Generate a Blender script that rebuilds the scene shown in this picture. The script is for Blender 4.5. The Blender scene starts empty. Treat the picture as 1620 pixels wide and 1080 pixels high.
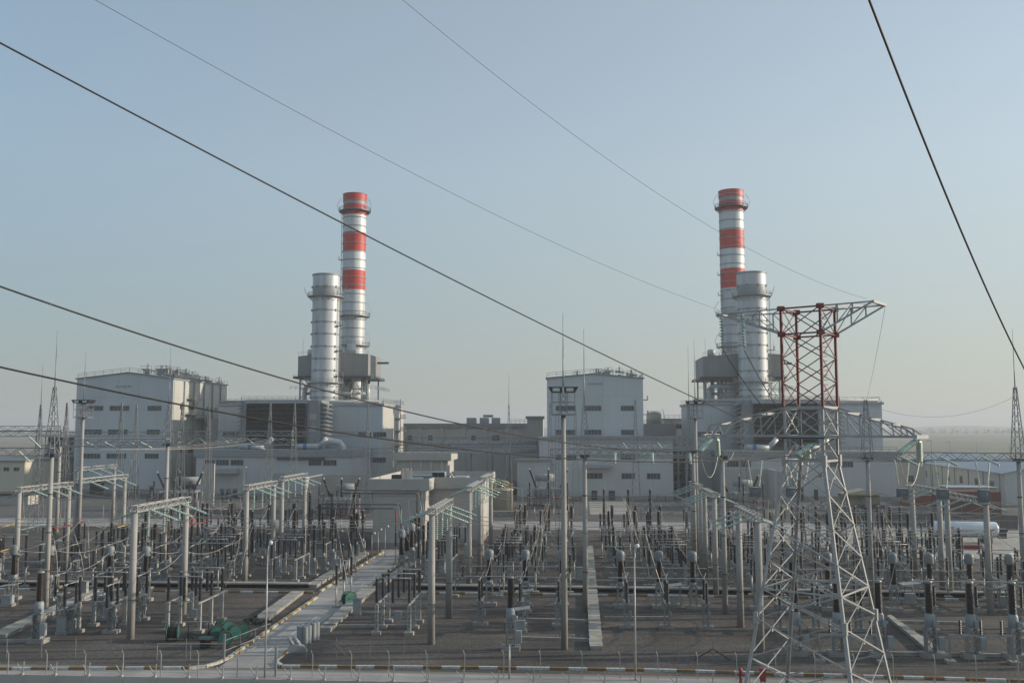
import bpy, math, random
from math import sin, cos, tan, atan, radians, pi, sqrt
from mathutils import Vector, Matrix, Quaternion
random.seed(7)
SC = bpy.context.scene
COL = SC.collection
# ------------------------------------------------------------------ camera, sky, sun, exposure
F, CX, CY, CAMZ = 1500.0, 810.0, 540.0, 20.0
PITCH = atan(134.0/F)
YAW = atan(105.0*cos(PITCH)/F)
cam = bpy.data.cameras.new('camera')
cam.sensor_width = 36.0
cam.lens = F/1620.0*36.0
cam.clip_start = 0.5
cam.clip_end = 60000
camo = bpy.data.objects.new('camera', cam)
COL.objects.link(camo)
camo.location = (0, 0, CAMZ)
camo.rotation_euler = (pi/2+PITCH, 0, YAW)
SC.camera = camo
SUN_EL, SUN_AZ = radians(16), radians(81)      # azimuth clockwise from +Y
world = bpy.data.worlds.new("World")
SC.world = world
world.use_nodes = True
nt = world.node_tree
bg = nt.nodes['Background']
sky = nt.nodes.new('ShaderNodeTexSky')
sky.sky_type = 'NISHITA'
sky.sun_disc = False
sky.sun_elevation = SUN_EL
sky.sun_rotation = SUN_AZ
sky.altitude = 100
sky.air_density = 1.0
sky.dust_density = 0.3
sky.ozone_density = 1.5
# hazy summer air: the low sky fades to a pale grey
tcw = nt.nodes.new('ShaderNodeTexCoord'); spw = nt.nodes.new('ShaderNodeSeparateXYZ'); nt.links.new(tcw.outputs['Generated'], spw.inputs[0])
mrw = nt.nodes.new('ShaderNodeMapRange'); mrw.interpolation_type = 'SMOOTHSTEP'
mrw.inputs['From Min'].default_value = 0.0; mrw.inputs['From Max'].default_value = 0.42
mrw.inputs['To Min'].default_value = 0.84; mrw.inputs['To Max'].default_value = 0.54
nt.links.new(spw.outputs[2], mrw.inputs[0])
mxw = nt.nodes.new('ShaderNodeMix'); mxw.data_type = 'RGBA'
# the haze is brighter and warmer towards the sun
dtw = nt.nodes.new('ShaderNodeVectorMath'); dtw.operation = 'DOT_PRODUCT'; nt.links.new(tcw.outputs['Generated'], dtw.inputs[0])
dtw.inputs[1].default_value = (sin(SUN_AZ), cos(SUN_AZ), 0)
m2w = nt.nodes.new('ShaderNodeMapRange'); m2w.inputs['From Min'].default_value = -.4; m2w.inputs['From Max'].default_value = .75
nt.links.new(dtw.outputs['Value'], m2w.inputs[0])
m3w = nt.nodes.new('ShaderNodeMix'); m3w.data_type = 'RGBA'
m3w.inputs[6].default_value = (1.12, 1.41, 1.56, 1); m3w.inputs[7].default_value = (2.38, 2.45, 2.20, 1)
nt.links.new(m2w.outputs[0], m3w.inputs[0]); m4w = nt.nodes.new('ShaderNodeMapRange'); m4w.inputs['From Max'].default_value = .26; m4w.inputs['To Min'].default_value = .77; m4w.inputs['To Max'].default_value = 1.22
nt.links.new(spw.outputs[2], m4w.inputs[0])
m5w = nt.nodes.new('ShaderNodeVectorMath'); m5w.operation = 'SCALE'; nt.links.new(m3w.outputs[2], m5w.inputs[0]); nt.links.new(m4w.outputs[0], m5w.inputs['Scale'])
nt.links.new(m5w.outputs[0], mxw.inputs[7])
nt.links.new(mrw.outputs[0], mxw.inputs[0]); nt.links.new(sky.outputs[0], mxw.inputs[6]); nt.links.new(mxw.outputs[2], bg.inputs[0])
bg.inputs[1].default_value = 0.14
sl = bpy.data.lights.new('sun', 'SUN')
sl.energy = 3.0
sl.angle = radians(0.6)
sl.color = (1.0, 0.87, 0.70)
so = bpy.data.objects.new('sun', sl)
COL.objects.link(so)
sd = Vector((sin(SUN_AZ)*cos(SUN_EL), cos(SUN_AZ)*cos(SUN_EL), sin(SUN_EL)))
so.rotation_euler = sd.to_track_quat('Z', 'Y').to_euler()
SC.view_settings.view_transform = 'Standard'
SC.view_settings.look = 'None'
SC.view_settings.gamma = 1
SC.view_settings.exposure = 0.66
try:
    SC.cycles.use_denoising = True
    SC.cycles.max_bounces = 6
    SC.cycles.volume_bounces = 0
    SC.cycles.use_adaptive_sampling = True
    SC.cycles.caustics_reflective = False
    SC.cycles.caustics_refractive = False
except Exception:
    pass
# ------------------------------------------------------------------ photo-pixel to place helpers
_R = Matrix.Rotation(YAW, 3, 'Z') @ Matrix.Rotation(pi/2+PITCH, 3, 'X')
def ray(px, py):
    return _R @ Vector((px-CX, CY-py, -F))
def gp(px, py, z=0.0):
    d = ray(px, py); t = (z-CAMZ)/d.z
    return (d.x*t, d.y*t)
def yp(px, py, Y):
    d = ray(px, py); t = Y/d.y
    return (d.x*t, CAMZ+d.z*t)
def xat(px, Y):
    return yp(px, 674, Y)[0]
def zat(py, X, Y):
    h = -sin(YAW)*X + cos(YAW)*Y
    return CAMZ + h*tan(PITCH+atan((CY-py)/F))
# ------------------------------------------------------------------ materials
M = {}
def mat(name, col, rough=0.7, metal=0.0, var=0.12, scale=1.5, bump=0.0, bscale=8.0, spec=0.5, streak=0.0):
    m = bpy.data.materials.new(name); m.use_nodes = True
    n = m.node_tree.nodes; l = m.node_tree.links
    b = n['Principled BSDF']
    b.inputs['Roughness'].default_value = rough
    b.inputs['Metallic'].default_value = metal
    b.inputs['Specular IOR Level'].default_value = spec
    geo = n.new('ShaderNodeNewGeometry')
    nz = n.new('ShaderNodeTexNoise'); nz.inputs['Scale'].default_value = scale; nz.inputs['Detail'].default_value = 5
    mp = n.new('ShaderNodeMapping')
    l.new(geo.outputs['Position'], mp.inputs[0])
    if streak: mp.inputs['Scale'].default_value = (1, 1, streak)
    l.new(mp.outputs[0], nz.inputs['Vector'])
    rp = n.new('ShaderNodeValToRGB')
    rp.color_ramp.elements[0].position = 0.3; rp.color_ramp.elements[1].position = 0.7
    rp.color_ramp.elements[0].color = tuple(max(0, c*(1-var)) for c in col)+(1,)
    rp.color_ramp.elements[1].color = tuple(min(1, c*(1+var)) for c in col)+(1,)
    l.new(nz.outputs['Fac'], rp.inputs[0]); l.new(rp.outputs[0], b.inputs['Base Color'])
    if bump:
        nb = n.new('ShaderNodeTexNoise'); nb.inputs['Scale'].default_value = bscale; nb.inputs['Detail'].default_value = 6
        l.new(geo.outputs['Position'], nb.inputs['Vector'])
        bp = n.new('ShaderNodeBump'); bp.inputs['Strength'].default_value = bump; bp.inputs['Distance'].default_value = 0.1
        l.new(nb.outputs['Fac'], bp.inputs['Height']); l.new(bp.outputs[0], b.inputs['Normal'])
    M[name] = m
    return m
mat('galvanised', (.27,.28,.28), .5, .35, .18, 3)
mat('pale_metal', (.40,.40,.385), .45, .3, .15, 3)
mat('dark_metal', (.05,.055,.06), .5, .3, .2, 3)
mat('concrete', (.30,.285,.26), .9, 0, .2, 1.2, .3, 6)
mat('pole_concrete', (.33,.32,.30), .85, 0, .2, .9, .15, 6, streak=.25)
mat('slab_concrete', (.36,.34,.30), .9, 0, .22, .9, .3, 5)
mat('brown_porcelain', (.024,.013,.010), .3, 0, .25, 2)
mat('black_porcelain', (.014,.012,.013), .35, 0, .25, 2)
mat('glass_green', (.36,.48,.43), .15, 0, .18, 4)
mat('pale_glass', (.46,.56,.48), .3, 0, .15, 4)
mat('dome_grey', (.20,.22,.235), .5, 0, .14, 1.2)
mat('grey_paint', (.24,.27,.285), .5, 0, .12, 1.2)
mat('light_grey_paint', (.31,.335,.345), .5, 0, .12, 1.0)
mat('tower_silver', (.34,.345,.34), .5, .1, .15, 2)
mat('tower_red', (.15,.030,.025), .55, 0, .25, 2)
mat('red_paint', (.48,.030,.016), .55, 0, .2, .6, streak=.12)
mat('red_tube', (.25,.03,.028), .5, 0, .2, 1)
mat('yellow_tube', (.50,.33,.08), .5, 0, .2, 1)
mat('green_tube', (.20,.34,.28), .5, 0, .2, 1)
mat('wire_dark', (.035,.033,.03), .6, .3, .1, 1)
mat('wire_pale', (.42,.40,.36), .5, .4, .2, 1)
mat('window_dark', (.05,.06,.062), .2, 0, .85, .45)
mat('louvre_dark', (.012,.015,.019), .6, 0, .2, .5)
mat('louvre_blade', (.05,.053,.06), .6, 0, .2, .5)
mat('stack_metal', (.47,.495,.51), .5, .18, .2, .6, streak=.12)
mat('chimney_white', (.54,.57,.58), .5, .1, .14, .6, streak=.12)
mat('casing_grey', (.235,.24,.24), .6, .1, .12, .5, streak=.15)
mat('pale_render', (.46,.445,.415), .85, 0, .08, .2, streak=.4)
mat('beige_render', (.42,.405,.375), .85, 0, .07, .25, streak=.4)
mat('grey_render', (.27,.255,.24), .85, 0, .08, .2, streak=.4)
mat('cream_wall', (.55,.52,.42), .85, 0, .08, .25)
mat('roof_grey', (.26,.27,.27), .8, 0, .12, .3)
mat('block_grey', (.135,.128,.118), .9, 0, .22, .35, .2, 5)
mat('blue_roof', (.30,.36,.42), .6, 0, .1, .2)
mat('teal_paint', (.018,.11,.095), .6, 0, .25, 1.5)
mat('wood_dark', (.05,.035,.025), .85, 0, .3, 3)
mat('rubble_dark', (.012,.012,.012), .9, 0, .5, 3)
mat('container_red', (.155,.050,.038), .65, 0, .2, .7)
mat('container_orange', (.30,.10,.055), .65, 0, .2, .7)
mat('white_paint', (.60,.65,.70), .4, 0, .08, .6)
mat('tan_cloth', (.42,.38,.28), .9, 0, .12, .5)
mat('yellow_paint', (.50,.36,.09), .7, 0, .15, 1)
mat('blue_paint', (.05,.16,.36), .5, 0, .15, 1)
mat('lamp_glass', (.55,.56,.52), .2, 0, .1, 2)
mat('leaf_green', (.05,.075,.035), .8, 0, .45, .7)
mat('bark', (.09,.07,.05), .9, 0, .3, 2)
mat('soil', (.20,.18,.15), .95, 0, .22, .02, .3, .8)
mat('field', (.15,.16,.11), .95, 0, .3, .01)
mat('hill', (.16,.155,.13), .95, 0, .25, .002)
mat('plant_paving', (.105,.10,.095), .9, 0, .22, .05, .2, 3)
def clad(name, col, var=.085):
    """Ribbed sheet cladding: vertical ribs, faint panel joints and streaky weathering."""
    m = mat(name, col, .5, .15, var, .12, streak=.3)
    n = m.node_tree.nodes; l = m.node_tree.links; b = n['Principled BSDF']
    geo = [x for x in n if x.type == 'NEW_GEOMETRY'][0]
    rp = [x for x in n if x.type == 'VALTORGB'][0]
    sep = n.new('ShaderNodeSeparateXYZ'); l.new(geo.outputs['Position'], sep.inputs[0])
    add = n.new('ShaderNodeMath'); add.operation = 'ADD'
    l.new(sep.outputs[0], add.inputs[0]); l.new(sep.outputs[1], add.inputs[1])
    cmb = n.new('ShaderNodeCombineXYZ'); l.new(add.outputs[0], cmb.inputs[0]); l.new(sep.outputs[2], cmb.inputs[1])
    br = n.new('ShaderNodeTexBrick'); l.new(cmb.outputs[0], br.inputs['Vector'])
    br.offset = 0
    br.inputs['Scale'].default_value = 1
    br.inputs['Brick Width'].default_value = 6.0; br.inputs['Row Height'].default_value = 9.5
    br.inputs['Mortar Size'].default_value = .05; br.inputs['Mortar Smooth'].default_value = .4
    br.inputs['Color1'].default_value = (.97,.97,.97,1); br.inputs['Color2'].default_value = (1,1,1,1)
    br.inputs['Mortar'].default_value = (.72,.72,.74,1)
    mx = n.new('ShaderNodeMix'); mx.data_type = 'RGBA'; mx.blend_type = 'MULTIPLY'; mx.inputs[0].default_value = 1
    l.new(rp.outputs[0], mx.inputs[6]); l.new(br.outputs[0], mx.inputs[7]); l.new(mx.outputs[2], b.inputs['Base Color'])
    wv = n.new('ShaderNodeTexWave'); wv.inputs['Scale'].default_value = 1.2
    l.new(cmb.outputs[0], wv.inputs['Vector'])
    bp = n.new('ShaderNodeBump'); bp.inputs['Strength'].default_value = .25; bp.inputs['Distance'].default_value = .06
    l.new(wv.outputs['Fac'], bp.inputs['Height']); l.new(bp.outputs[0], b.inputs['Normal'])
    return m
clad('cladding_blue', (.48,.52,.545))
clad('cladding_pale', (.48,.50,.50))
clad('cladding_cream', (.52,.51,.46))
def stripes(name, c1, c2, axis, period):
    """Painted kerb: alternating painted lengths with worn paint."""
    m = mat(name, (.5,.5,.5), .8, 0, .3, 4)
    n = m.node_tree.nodes; l = m.node_tree.links; b = n['Principled BSDF']
    tc = n.new('ShaderNodeTexCoord'); sep = n.new('ShaderNodeSeparateXYZ'); l.new(tc.outputs['Object'], sep.inputs[0])
    md = n.new('ShaderNodeMath'); md.operation = 'MULTIPLY'; md.inputs[1].default_value = 1.0/period
    l.new(sep.outputs[axis], md.inputs[0])
    fr = n.new('ShaderNodeMath'); fr.operation = 'FRACT'; l.new(md.outputs[0], fr.inputs[0])
    gt = n.new('ShaderNodeMath'); gt.operation = 'GREATER_THAN'; gt.inputs[1].default_value = .5; l.new(fr.outputs[0], gt.inputs[0])
    mx = n.new('ShaderNodeMix'); mx.data_type = 'RGBA'
    mx.inputs[6].default_value = c1+(1,); mx.inputs[7].default_value = c2+(1,)
    l.new(gt.outputs[0], mx.inputs[0])
    rp = [x for x in n if x.type == 'VALTORGB'][0]
    rp.color_ramp.elements[0].color = (.6,.6,.58,1); rp.color_ramp.elements[1].color = (1,1,1,1)
    m2 = n.new('ShaderNodeMix'); m2.data_type = 'RGBA'; m2.blend_type = 'MULTIPLY'; m2.inputs[0].default_value = 1
    l.new(mx.outputs[2], m2.inputs[6]); l.new(rp.outputs[0], m2.inputs[7]); l.new(m2.outputs[2], b.inputs['Base Color'])
stripes('kerb_paint', (.62,.62,.60), (.26,.17,.075), 0, 3.1)
stripes('kerb_yellow', (.58,.56,.50), (.46,.29,.08), 1, 3.0)
def gravel():
    m = mat('gravel', (.108,.096,.086), .95, 0, .42, .10, .9, 5)
    n = m.node_tree.nodes; l = m.node_tree.links; b = n['Principled BSDF']
    geo = [x for x in n if x.type == 'NEW_GEOMETRY'][0]
    rp = [x for x in n if x.type == 'VALTORGB'][0]
    vz = n.new('ShaderNodeTexVoronoi'); vz.inputs['Scale'].default_value = 7.0; l.new(geo.outputs['Position'], vz.inputs['Vector'])
    n2 = n.new('ShaderNodeTexNoise'); n2.inputs['Scale'].default_value = 2.5; n2.inputs['Detail'].default_value = 8; l.new(geo.outputs['Position'], n2.inputs['Vector'])
    r2 = n.new('ShaderNodeValToRGB'); r2.color_ramp.elements[0].position = .35; r2.color_ramp.elements[1].position = .65
    r2.color_ramp.elements[0].color = (.65,.65,.65,1); r2.color_ramp.elements[1].color = (1.25,1.22,1.18,1)
    l.new(n2.outputs['Fac'], r2.inputs[0])
    mx = n.new('ShaderNodeMix'); mx.data_type = 'RGBA'; mx.blend_type = 'MULTIPLY'; mx.inputs[0].default_value = .8
    l.new(rp.outputs[0], mx.inputs[6]); l.new(r2.outputs[0], mx.inputs[7])
    m3 = n.new('ShaderNodeMix'); m3.data_type = 'RGBA'; m3.blend_type = 'MULTIPLY'; m3.inputs[0].default_value = .45
    l.new(mx.outputs[2], m3.inputs[6]); l.new(vz.outputs['Color'], m3.inputs[7])
    # darker and paler sweeps where vehicles have passed and dust has settled
    mp2 = n.new('ShaderNodeMapping'); mp2.inputs['Scale'].default_value = (.05, .35, 1); mp2.inputs['Rotation'].default_value = (0, 0, .12); l.new(geo.outputs['Position'], mp2.inputs[0])
    n3 = n.new('ShaderNodeTexNoise'); n3.inputs['Scale'].default_value = 1.0; n3.inputs['Detail'].default_value = 6; n3.inputs['Distortion'].default_value = .6; l.new(mp2.outputs[0], n3.inputs['Vector'])
    r3 = n.new('ShaderNodeValToRGB'); r3.color_ramp.elements[0].position = .38; r3.color_ramp.elements[1].position = .66
    r3.color_ramp.elements[0].color = (.80,.80,.82,1); r3.color_ramp.elements[1].color = (1.3,1.27,1.2,1); l.new(n3.outputs['Fac'], r3.inputs[0])
    m4 = n.new('ShaderNodeMix'); m4.data_type = 'RGBA'; m4.blend_type = 'MULTIPLY'; m4.inputs[0].default_value = 1
    l.new(m3.outputs[2], m4.inputs[6]); l.new(r3.outputs[0], m4.inputs[7]); l.new(m4.outputs[2], b.inputs['Base Color'])
gravel()
def roadmat():
    m = mat('road_concrete', (.34,.33,.315), .85, 0, .18, .25, .15, 6)
    n = m.node_tree.nodes; l = m.node_tree.links; b = n['Principled BSDF']
    geo = [x for x in n if x.type == 'NEW_GEOMETRY'][0]
    rp = [x for x in n if x.type == 'VALTORGB'][0]
    br = n.new('ShaderNodeTexBrick'); l.new(geo.outputs['Position'], br.inputs['Vector']); br.offset = 0
    br.inputs['Scale'].default_value = 1; br.inputs['Brick Width'].default_value = 4.0; br.inputs['Row Height'].default_value = 3.6
    br.inputs['Mortar Size'].default_value = .03
    br.inputs['Color1'].default_value = (.93,.93,.93,1); br.inputs['Color2'].default_value = (1.05,1.04,1.02,1); br.inputs['Mortar'].default_value = (.72,.72,.72,1)
    mx = n.new('ShaderNodeMix'); mx.data_type = 'RGBA'; mx.blend_type = 'MULTIPLY'; mx.inputs[0].default_value = 1
    l.new(rp.outputs[0], mx.inputs[6]); l.new(br.outputs[0], mx.inputs[7]); l.new(mx.outputs[2], b.inputs['Base Color'])
roadmat()
# ------------------------------------------------------------------ mesh builder
class MB:
    def __init__(s): s.v = []; s.f = []; s.s = []
    def face(s, pts, smooth=False):
        i = len(s.v); s.v += [tuple(p) for p in pts]; s.f.append(tuple(range(i, i+len(pts)))); s.s.append(smooth)
    def box(s, x0, x1, y0, y1, z0, z1):
        i = len(s.v)
        s.v += [(x0,y0,z0),(x1,y0,z0),(x1,y1,z0),(x0,y1,z0),(x0,y0,z1),(x1,y0,z1),(x1,y1,z1),(x0,y1,z1)]
        for q in ((0,3,2,1),(4,5,6,7),(0,1,5,4),(1,2,6,5),(2,3,7,6),(3,0,4,7)):
            s.f.append(tuple(i+k for k in q)); s.s.append(False)
        return s
    def cbox(s, x, y, z, sx, sy, sz, rz=0):
        i = len(s.v); s.box(-sx/2, sx/2, -sy/2, sy/2, 0, sz)
        c, n = cos(rz), sin(rz)
        for k in range(i, i+8):
            a, b, d = s.v[k]; s.v[k] = (x+a*c-b*n, y+a*n+b*c, z+d)
        return s
    def bar(s, p, q, w, h=None, up=None):
        h = h or w
        p = Vector(p); q = Vector(q); d = q-p
        if d.length < 1e-5: return s
        d.normalize()
        up = up or (Vector((0,0,1)) if abs(d.z) < .95 else Vector((0,1,0)))
        a = d.cross(up).normalized(); b = a.cross(d).normalized()
        a = a*w/2; b = b*h/2
        i = len(s.v)
        s.v += [tuple(p-a-b),tuple(p+a-b),tuple(p+a+b),tuple(p-a+b),tuple(q-a-b),tuple(q+a-b),tuple(q+a+b),tuple(q-a+b)]
        for k in ((0,1,2,3),(7,6,5,4),(0,4,5,1),(1,5,6,2),(2,6,7,3),(3,7,4,0)):
            s.f.append(tuple(i+j for j in k)); s.s.append(False)
        return s
    def cyl(s, p, q, r0, r1=None, n=10, caps=True):
        r1 = r0 if r1 is None else r1
        p = Vector(p); q = Vector(q); d = (q-p).normalized()
        up = Vector((0,0,1)) if abs(d.z) < .95 else Vector((0,1,0))
        a = d.cross(up).normalized(); b = a.cross(d).normalized()
        i = len(s.v)
        for c, r in ((p, r0), (q, r1)):
            for k in range(n):
                t = 2*pi*k/n; s.v.append(tuple(c+a*(r*cos(t))+b*(r*sin(t))))
        for k in range(n):
            k2 = (k+1) % n
            s.f.append((i+k, i+k2, i+n+k2, i+n+k)); s.s.append(True)
        if caps:
            s.f.append(tuple(i+n-1-k for k in range(n))); s.s.append(False)
            s.f.append(tuple(i+n+k for k in range(n))); s.s.append(False)
        return s
    def lathe(s, prof, x=0, y=0, n=10, caps=True, smooth=True):
        i = len(s.v)
        for r, z in prof:
            for k in range(n):
                t = 2*pi*k/n; s.v.append((x+r*cos(t), y+r*sin(t), z))
        for j in range(len(prof)-1):
            for k in range(n):
                k2 = (k+1) % n
                s.f.append((i+j*n+k, i+j*n+k2, i+(j+1)*n+k2, i+(j+1)*n+k)); s.s.append(smooth)
        if caps:
            s.f.append(tuple(i+n-1-k for k in range(n))); s.s.append(False)
            m = i+(len(prof)-1)*n
            s.f.append(tuple(m+k for k in range(n))); s.s.append(False)
        return s
    def tube(s, pts, r, n=5):
        P = [Vector(p) for p in pts]; i = len(s.v); m = len(P)
        for j in range(m):
            d = (P[min(j+1, m-1)]-P[max(j-1, 0)]).normalized()
            up = Vector((0,0,1)) if abs(d.z) < .95 else Vector((0,1,0))
            a = d.cross(up).normalized(); b = a.cross(d).normalized()
            for k in range(n):
                t = 2*pi*k/n; s.v.append(tuple(P[j]+a*(r*cos(t))+b*(r*sin(t))))
        for j in range(m-1):
            for k in range(n):
                k2 = (k+1) % n
                s.f.append((i+j*n+k, i+j*n+k2, i+(j+1)*n+k2, i+(j+1)*n+k)); s.s.append(True)
        return s
    def prism(s, pts, z0, z1):
        n = len(pts); i = len(s.v)
        s.v += [(p[0], p[1], z0) for p in pts]+[(p[0], p[1], z1) for p in pts]
        s.f.append(tuple(i+n-1-k for k in range(n))); s.s.append(False)
        s.f.append(tuple(i+n+k for k in range(n))); s.s.append(False)
        for k in range(n):
            k2 = (k+1) % n; s.f.append((i+k, i+k2, i+n+k2, i+n+k)); s.s.append(False)
        return s
    def vprism(s, pts, y0, y1):
        """outline in x, z pushed along y"""
        n = len(pts); i = len(s.v)
        s.v += [(p[0], y0, p[1]) for p in pts]+[(p[0], y1, p[1]) for p in pts]
        s.f.append(tuple(i+k for k in range(n))); s.s.append(False)
        s.f.append(tuple(i+n+n-1-k for k in range(n))); s.s.append(False)
        for k in range(n):
            k2 = (k+1) % n; s.f.append((i+k2, i+k, i+n+k, i+n+k2)); s.s.append(False)
        return s
    def lattice(s, w0, w1, z0, z1, n, t, td=None, x=0, y=0):
        """square lattice column, legs and zigzag bracing on all four faces"""
        td = td or t*.6
        def cor(k, f):
            w = (w0+(w1-w0)*f)/2; sx, sy = ((-1,-1),(1,-1),(1,1),(-1,1))[k % 4]
            return Vector((x+sx*w, y+sy*w, z0+(z1-z0)*f))
        for k in range(4): s.bar(cor(k, 0), cor(k, 1), t)
        for j in range(n):
            f0, f1 = j/n, (j+1)/n
            for k in range(4):
                a, b = (k, k+1) if j % 2 else (k+1, k)
                s.bar(cor(a, f0), cor(b, f1), td)
        return s
    def lbeam(s, p, q, w, h, n, t, td=None):
        """box lattice beam between two points (bottom centre line)"""
        td = td or t*.6
        p = Vector(p); q = Vector(q); d = (q-p); e = Vector((-d.y, d.x, 0)).normalized()*(w/2)
        U = Vector((0,0,h))
        offs = (-e, e, e+U, -e+U)
        for o in offs: s.bar(p+o, q+o, t)
        for j in range(n):
            A = p+d*(j/n); B = p+d*((j+1)/n)
            for k in range(4):
                a, b = offs[k], offs[(k+1) % 4]
                if j % 2: a, b = b, a
                s.bar(A+a, B+b, td)
        for j in (0, n):
            A = p+d*(j/n)
            for k in range(4): s.bar(A+offs[k], A+offs[(k+1) % 4], t)
        return s
    def rail(s, pts, h=1.1, step=2.5, r=.05):
        for a, b in zip(pts[:-1], pts[1:]):
            a = Vector(a); b = Vector(b); L = (b-a).length; n = max(1, int(L/step))
            for j in range(n+1):
                p = a+(b-a)*(j/n); s.bar(p, p+Vector((0,0,h)), r)
            for z in (h, h*.55): s.bar(a+Vector((0,0,z)), b+Vector((0,0,z)), r)
        return s
    def build(s, name, m, parent=None, label=None, loc=None):
        me = bpy.data.meshes.new(name); me.from_pydata(s.v, [], s.f); me.update()
        me.polygons.foreach_set('use_smooth', s.s)
        me.materials.append(M[m])
        o = bpy.data.objects.new(name, me); COL.objects.link(o)
        if parent is not None: o.parent = parent
        if label: o['label'] = label
        if loc: o.location = loc
        return o
def T(name, label, cat, loc=(0,0,0), rz=0, group=None):
    o = bpy.data.objects.new(name, None); COL.objects.link(o)
    o.location = loc; o.rotation_euler = (0,0,rz); o.empty_display_size = .3
    o['label'] = label; o['category'] = cat
    if group: o['group'] = group
    return o
def tag(o, label, cat, group=None):
    o['label'] = label; o['category'] = cat
    if group: o['group'] = group
    return o
def struct(mb, name, m, kind='structure'):
    o = mb.build(name, m); o['kind'] = kind; return o
def copy_tree(o, parent=None):
    c = o.copy(); COL.objects.link(c)
    if parent is not None: c.parent = parent
    for ch in list(o.children): copy_tree(ch, c)
    return c
PROTO = {}; BUILD = {}
def place(kind, loc, label, rz=0, group=None, scale=1.0):
    if len(loc) == 2: loc = (loc[0], loc[1], 0)
    if kind not in PROTO:
        o = BUILD[kind](); PROTO[kind] = o
    else:
        o = copy_tree(PROTO[kind])
    o.location = loc; o.rotation_euler = (0,0,rz); o.scale = (scale,)*3
    o['label'] = label
    if group: o['group'] = group
    return o
# ------------------------------------------------------------------ ground, roads, hills
def disc(z, r, n=96):
    m = MB(); m.face([(r*cos(2*pi*k/n), r*sin(2*pi*k/n), z) for k in range(n)]); return m
struct(disc(-.012, 7600), 'ground', 'soil')
m = MB(); m.face([(-190,79.2,-.008),(150,79.2,-.008),(150,187,-.008),(-190,187,-.008)]); struct(m, 'yard_gravel', 'gravel')
m = MB(); m.face([(-150,66.9,-.004),(130,66.9,-.004),(130,78.6,-.004),(-150,78.6,-.004)]); struct(m, 'front_road', 'road_concrete')
bl = [gp(345,1056), gp(372,1036), gp(400,1014.7), gp(501,945), gp(507,935.5), gp(590,883), gp(606,874), gp(600,866)]
br_ = [gp(700,866), gp(668,872), gp(636,887), gp(580,930), gp(503,989), gp(450,1031), gp(438,1044), gp(436,1056)]
m = MB(); m.face([(x,y,0) for x,y in br_[::-1]+bl[::-1]][::1]); o = struct(m, 'branch_road', 'road_concrete')
m = MB(); m.face([(-210,187,-.004),(160,187,-.004),(160,203,-.004),(-210,203,-.004)]); struct(m, 'plant_road', 'road_concrete')
m = MB(); m.face([(-260,203,-.008),(230,203,-.008),(230,420,-.008),(-260,420,-.008)]); struct(m, 'plant_apron', 'plant_paving')
m = MB(); m.face([(2.6,219,-.003),(12.5,219,-.003),(12.5,262,-.003),(2.6,262,-.003)]); struct(m, 'ramp_road', 'slab_concrete')
m = MB(); m.face([(34,170,-.003),(50,152,-.003),(160,140,-.003),(160,186.9,-.003),(30,186.9,-.003)]); struct(m, 'service_yard', 'slab_concrete')
m = MB(); m.face([(230,700,.02),(3200,900,.02),(4200,2600,.02),(300,2200,.02)]); struct(m, 'grass_field', 'field')
# far hills fading in the haze
def hills(Y0, Y1, x0, x1, hmax, seed, name):
    random.seed(seed); n, k = 90, 10; m = MB()
    ph = [random.uniform(0, 6.28) for _ in range(8)]
    def hz(u, v):
        e = sin(pi*min(1, max(0, v)))
        s = .55+.18*sin(u*9+ph[0])+.13*sin(u*21+ph[1])+.09*sin(u*47+ph[2])+.05*sin(u*90+ph[3]+v*4)
        return max(0, s*e*hmax*min(1, 4*u+.2)*min(1, 4*(1-u)+.2))
    for j in range(k+1):
        for i in range(n+1):
            u, v = i/n, j/k
            m.v.append((x0+(x1-x0)*u, Y0+(Y1-Y0)*v, hz(u, v)-.5))
    for j in range(k):
        for i in range(n):
            a = j*(n+1)+i; m.f.append((a, a+1, a+n+2, a+n+1)); m.s.append(True)
    struct(m, name, 'hill')
hills(4300, 5200, -700, 4200, 30, 3, 'hills')
hills(2700, 3100, 500, 2600, 10, 5, 'low_hills')
random.seed(7)
# ------------------------------------------------------------------ kerbs
def kerb(p, q, name, axis_mat, w=.32, h=.2):
    p = Vector((p[0], p[1], 0)); q = Vector((q[0], q[1], 0)); d = q-p; L = d.length
    m = MB()
    if axis_mat == 'kerb_paint': m.box(0, L, -w/2, w/2, -.02, h)
    else: m.box(-w/2, w/2, 0, L, -.02, h)
    o = struct(m, name, axis_mat); o.location = p
    o.rotation_euler = (0, 0, math.atan2(d.y, d.x) - (0 if axis_mat == 'kerb_paint' else pi/2))
    return o
fk = [gp(-160,1059), gp(300,1057.5)]
kerb(fk[0], fk[1], 'front_kerb', 'kerb_paint')
cv = [gp(300,1057.5), gp(325,1055), gp(345,1049), gp(362,1041), gp(400,1014.7), gp(501,945)]
for a, b in zip(cv[:-1], cv[1:]): kerb(a, b, 'branch_kerb', 'kerb_yellow')
kerb(gp(507,935.5), gp(590,883), 'branch_kerb', 'kerb_yellow')
kerb(gp(590,883), gp(607,873), 'branch_kerb', 'kerb_yellow')
fr = [gp(437,1048), gp(446,1055), gp(640,1056), gp(840,1058), gp(1040,1061), gp(1240,1067), gp(1760,1082)]
for a, b in zip(fr[:-1], fr[1:]): kerb(a, b, 'front_kerb', 'kerb_paint')
kerb(gp(-200,930), gp(496,938), 'cross_kerb', 'kerb_paint')
kerb(gp(655,938), gp(1760,952), 'cross_kerb', 'kerb_paint')
kerb(gp(437,1046), gp(636,887), 'branch_kerb_edge', 'kerb_yellow', .16, .10)
m = MB()
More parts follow.
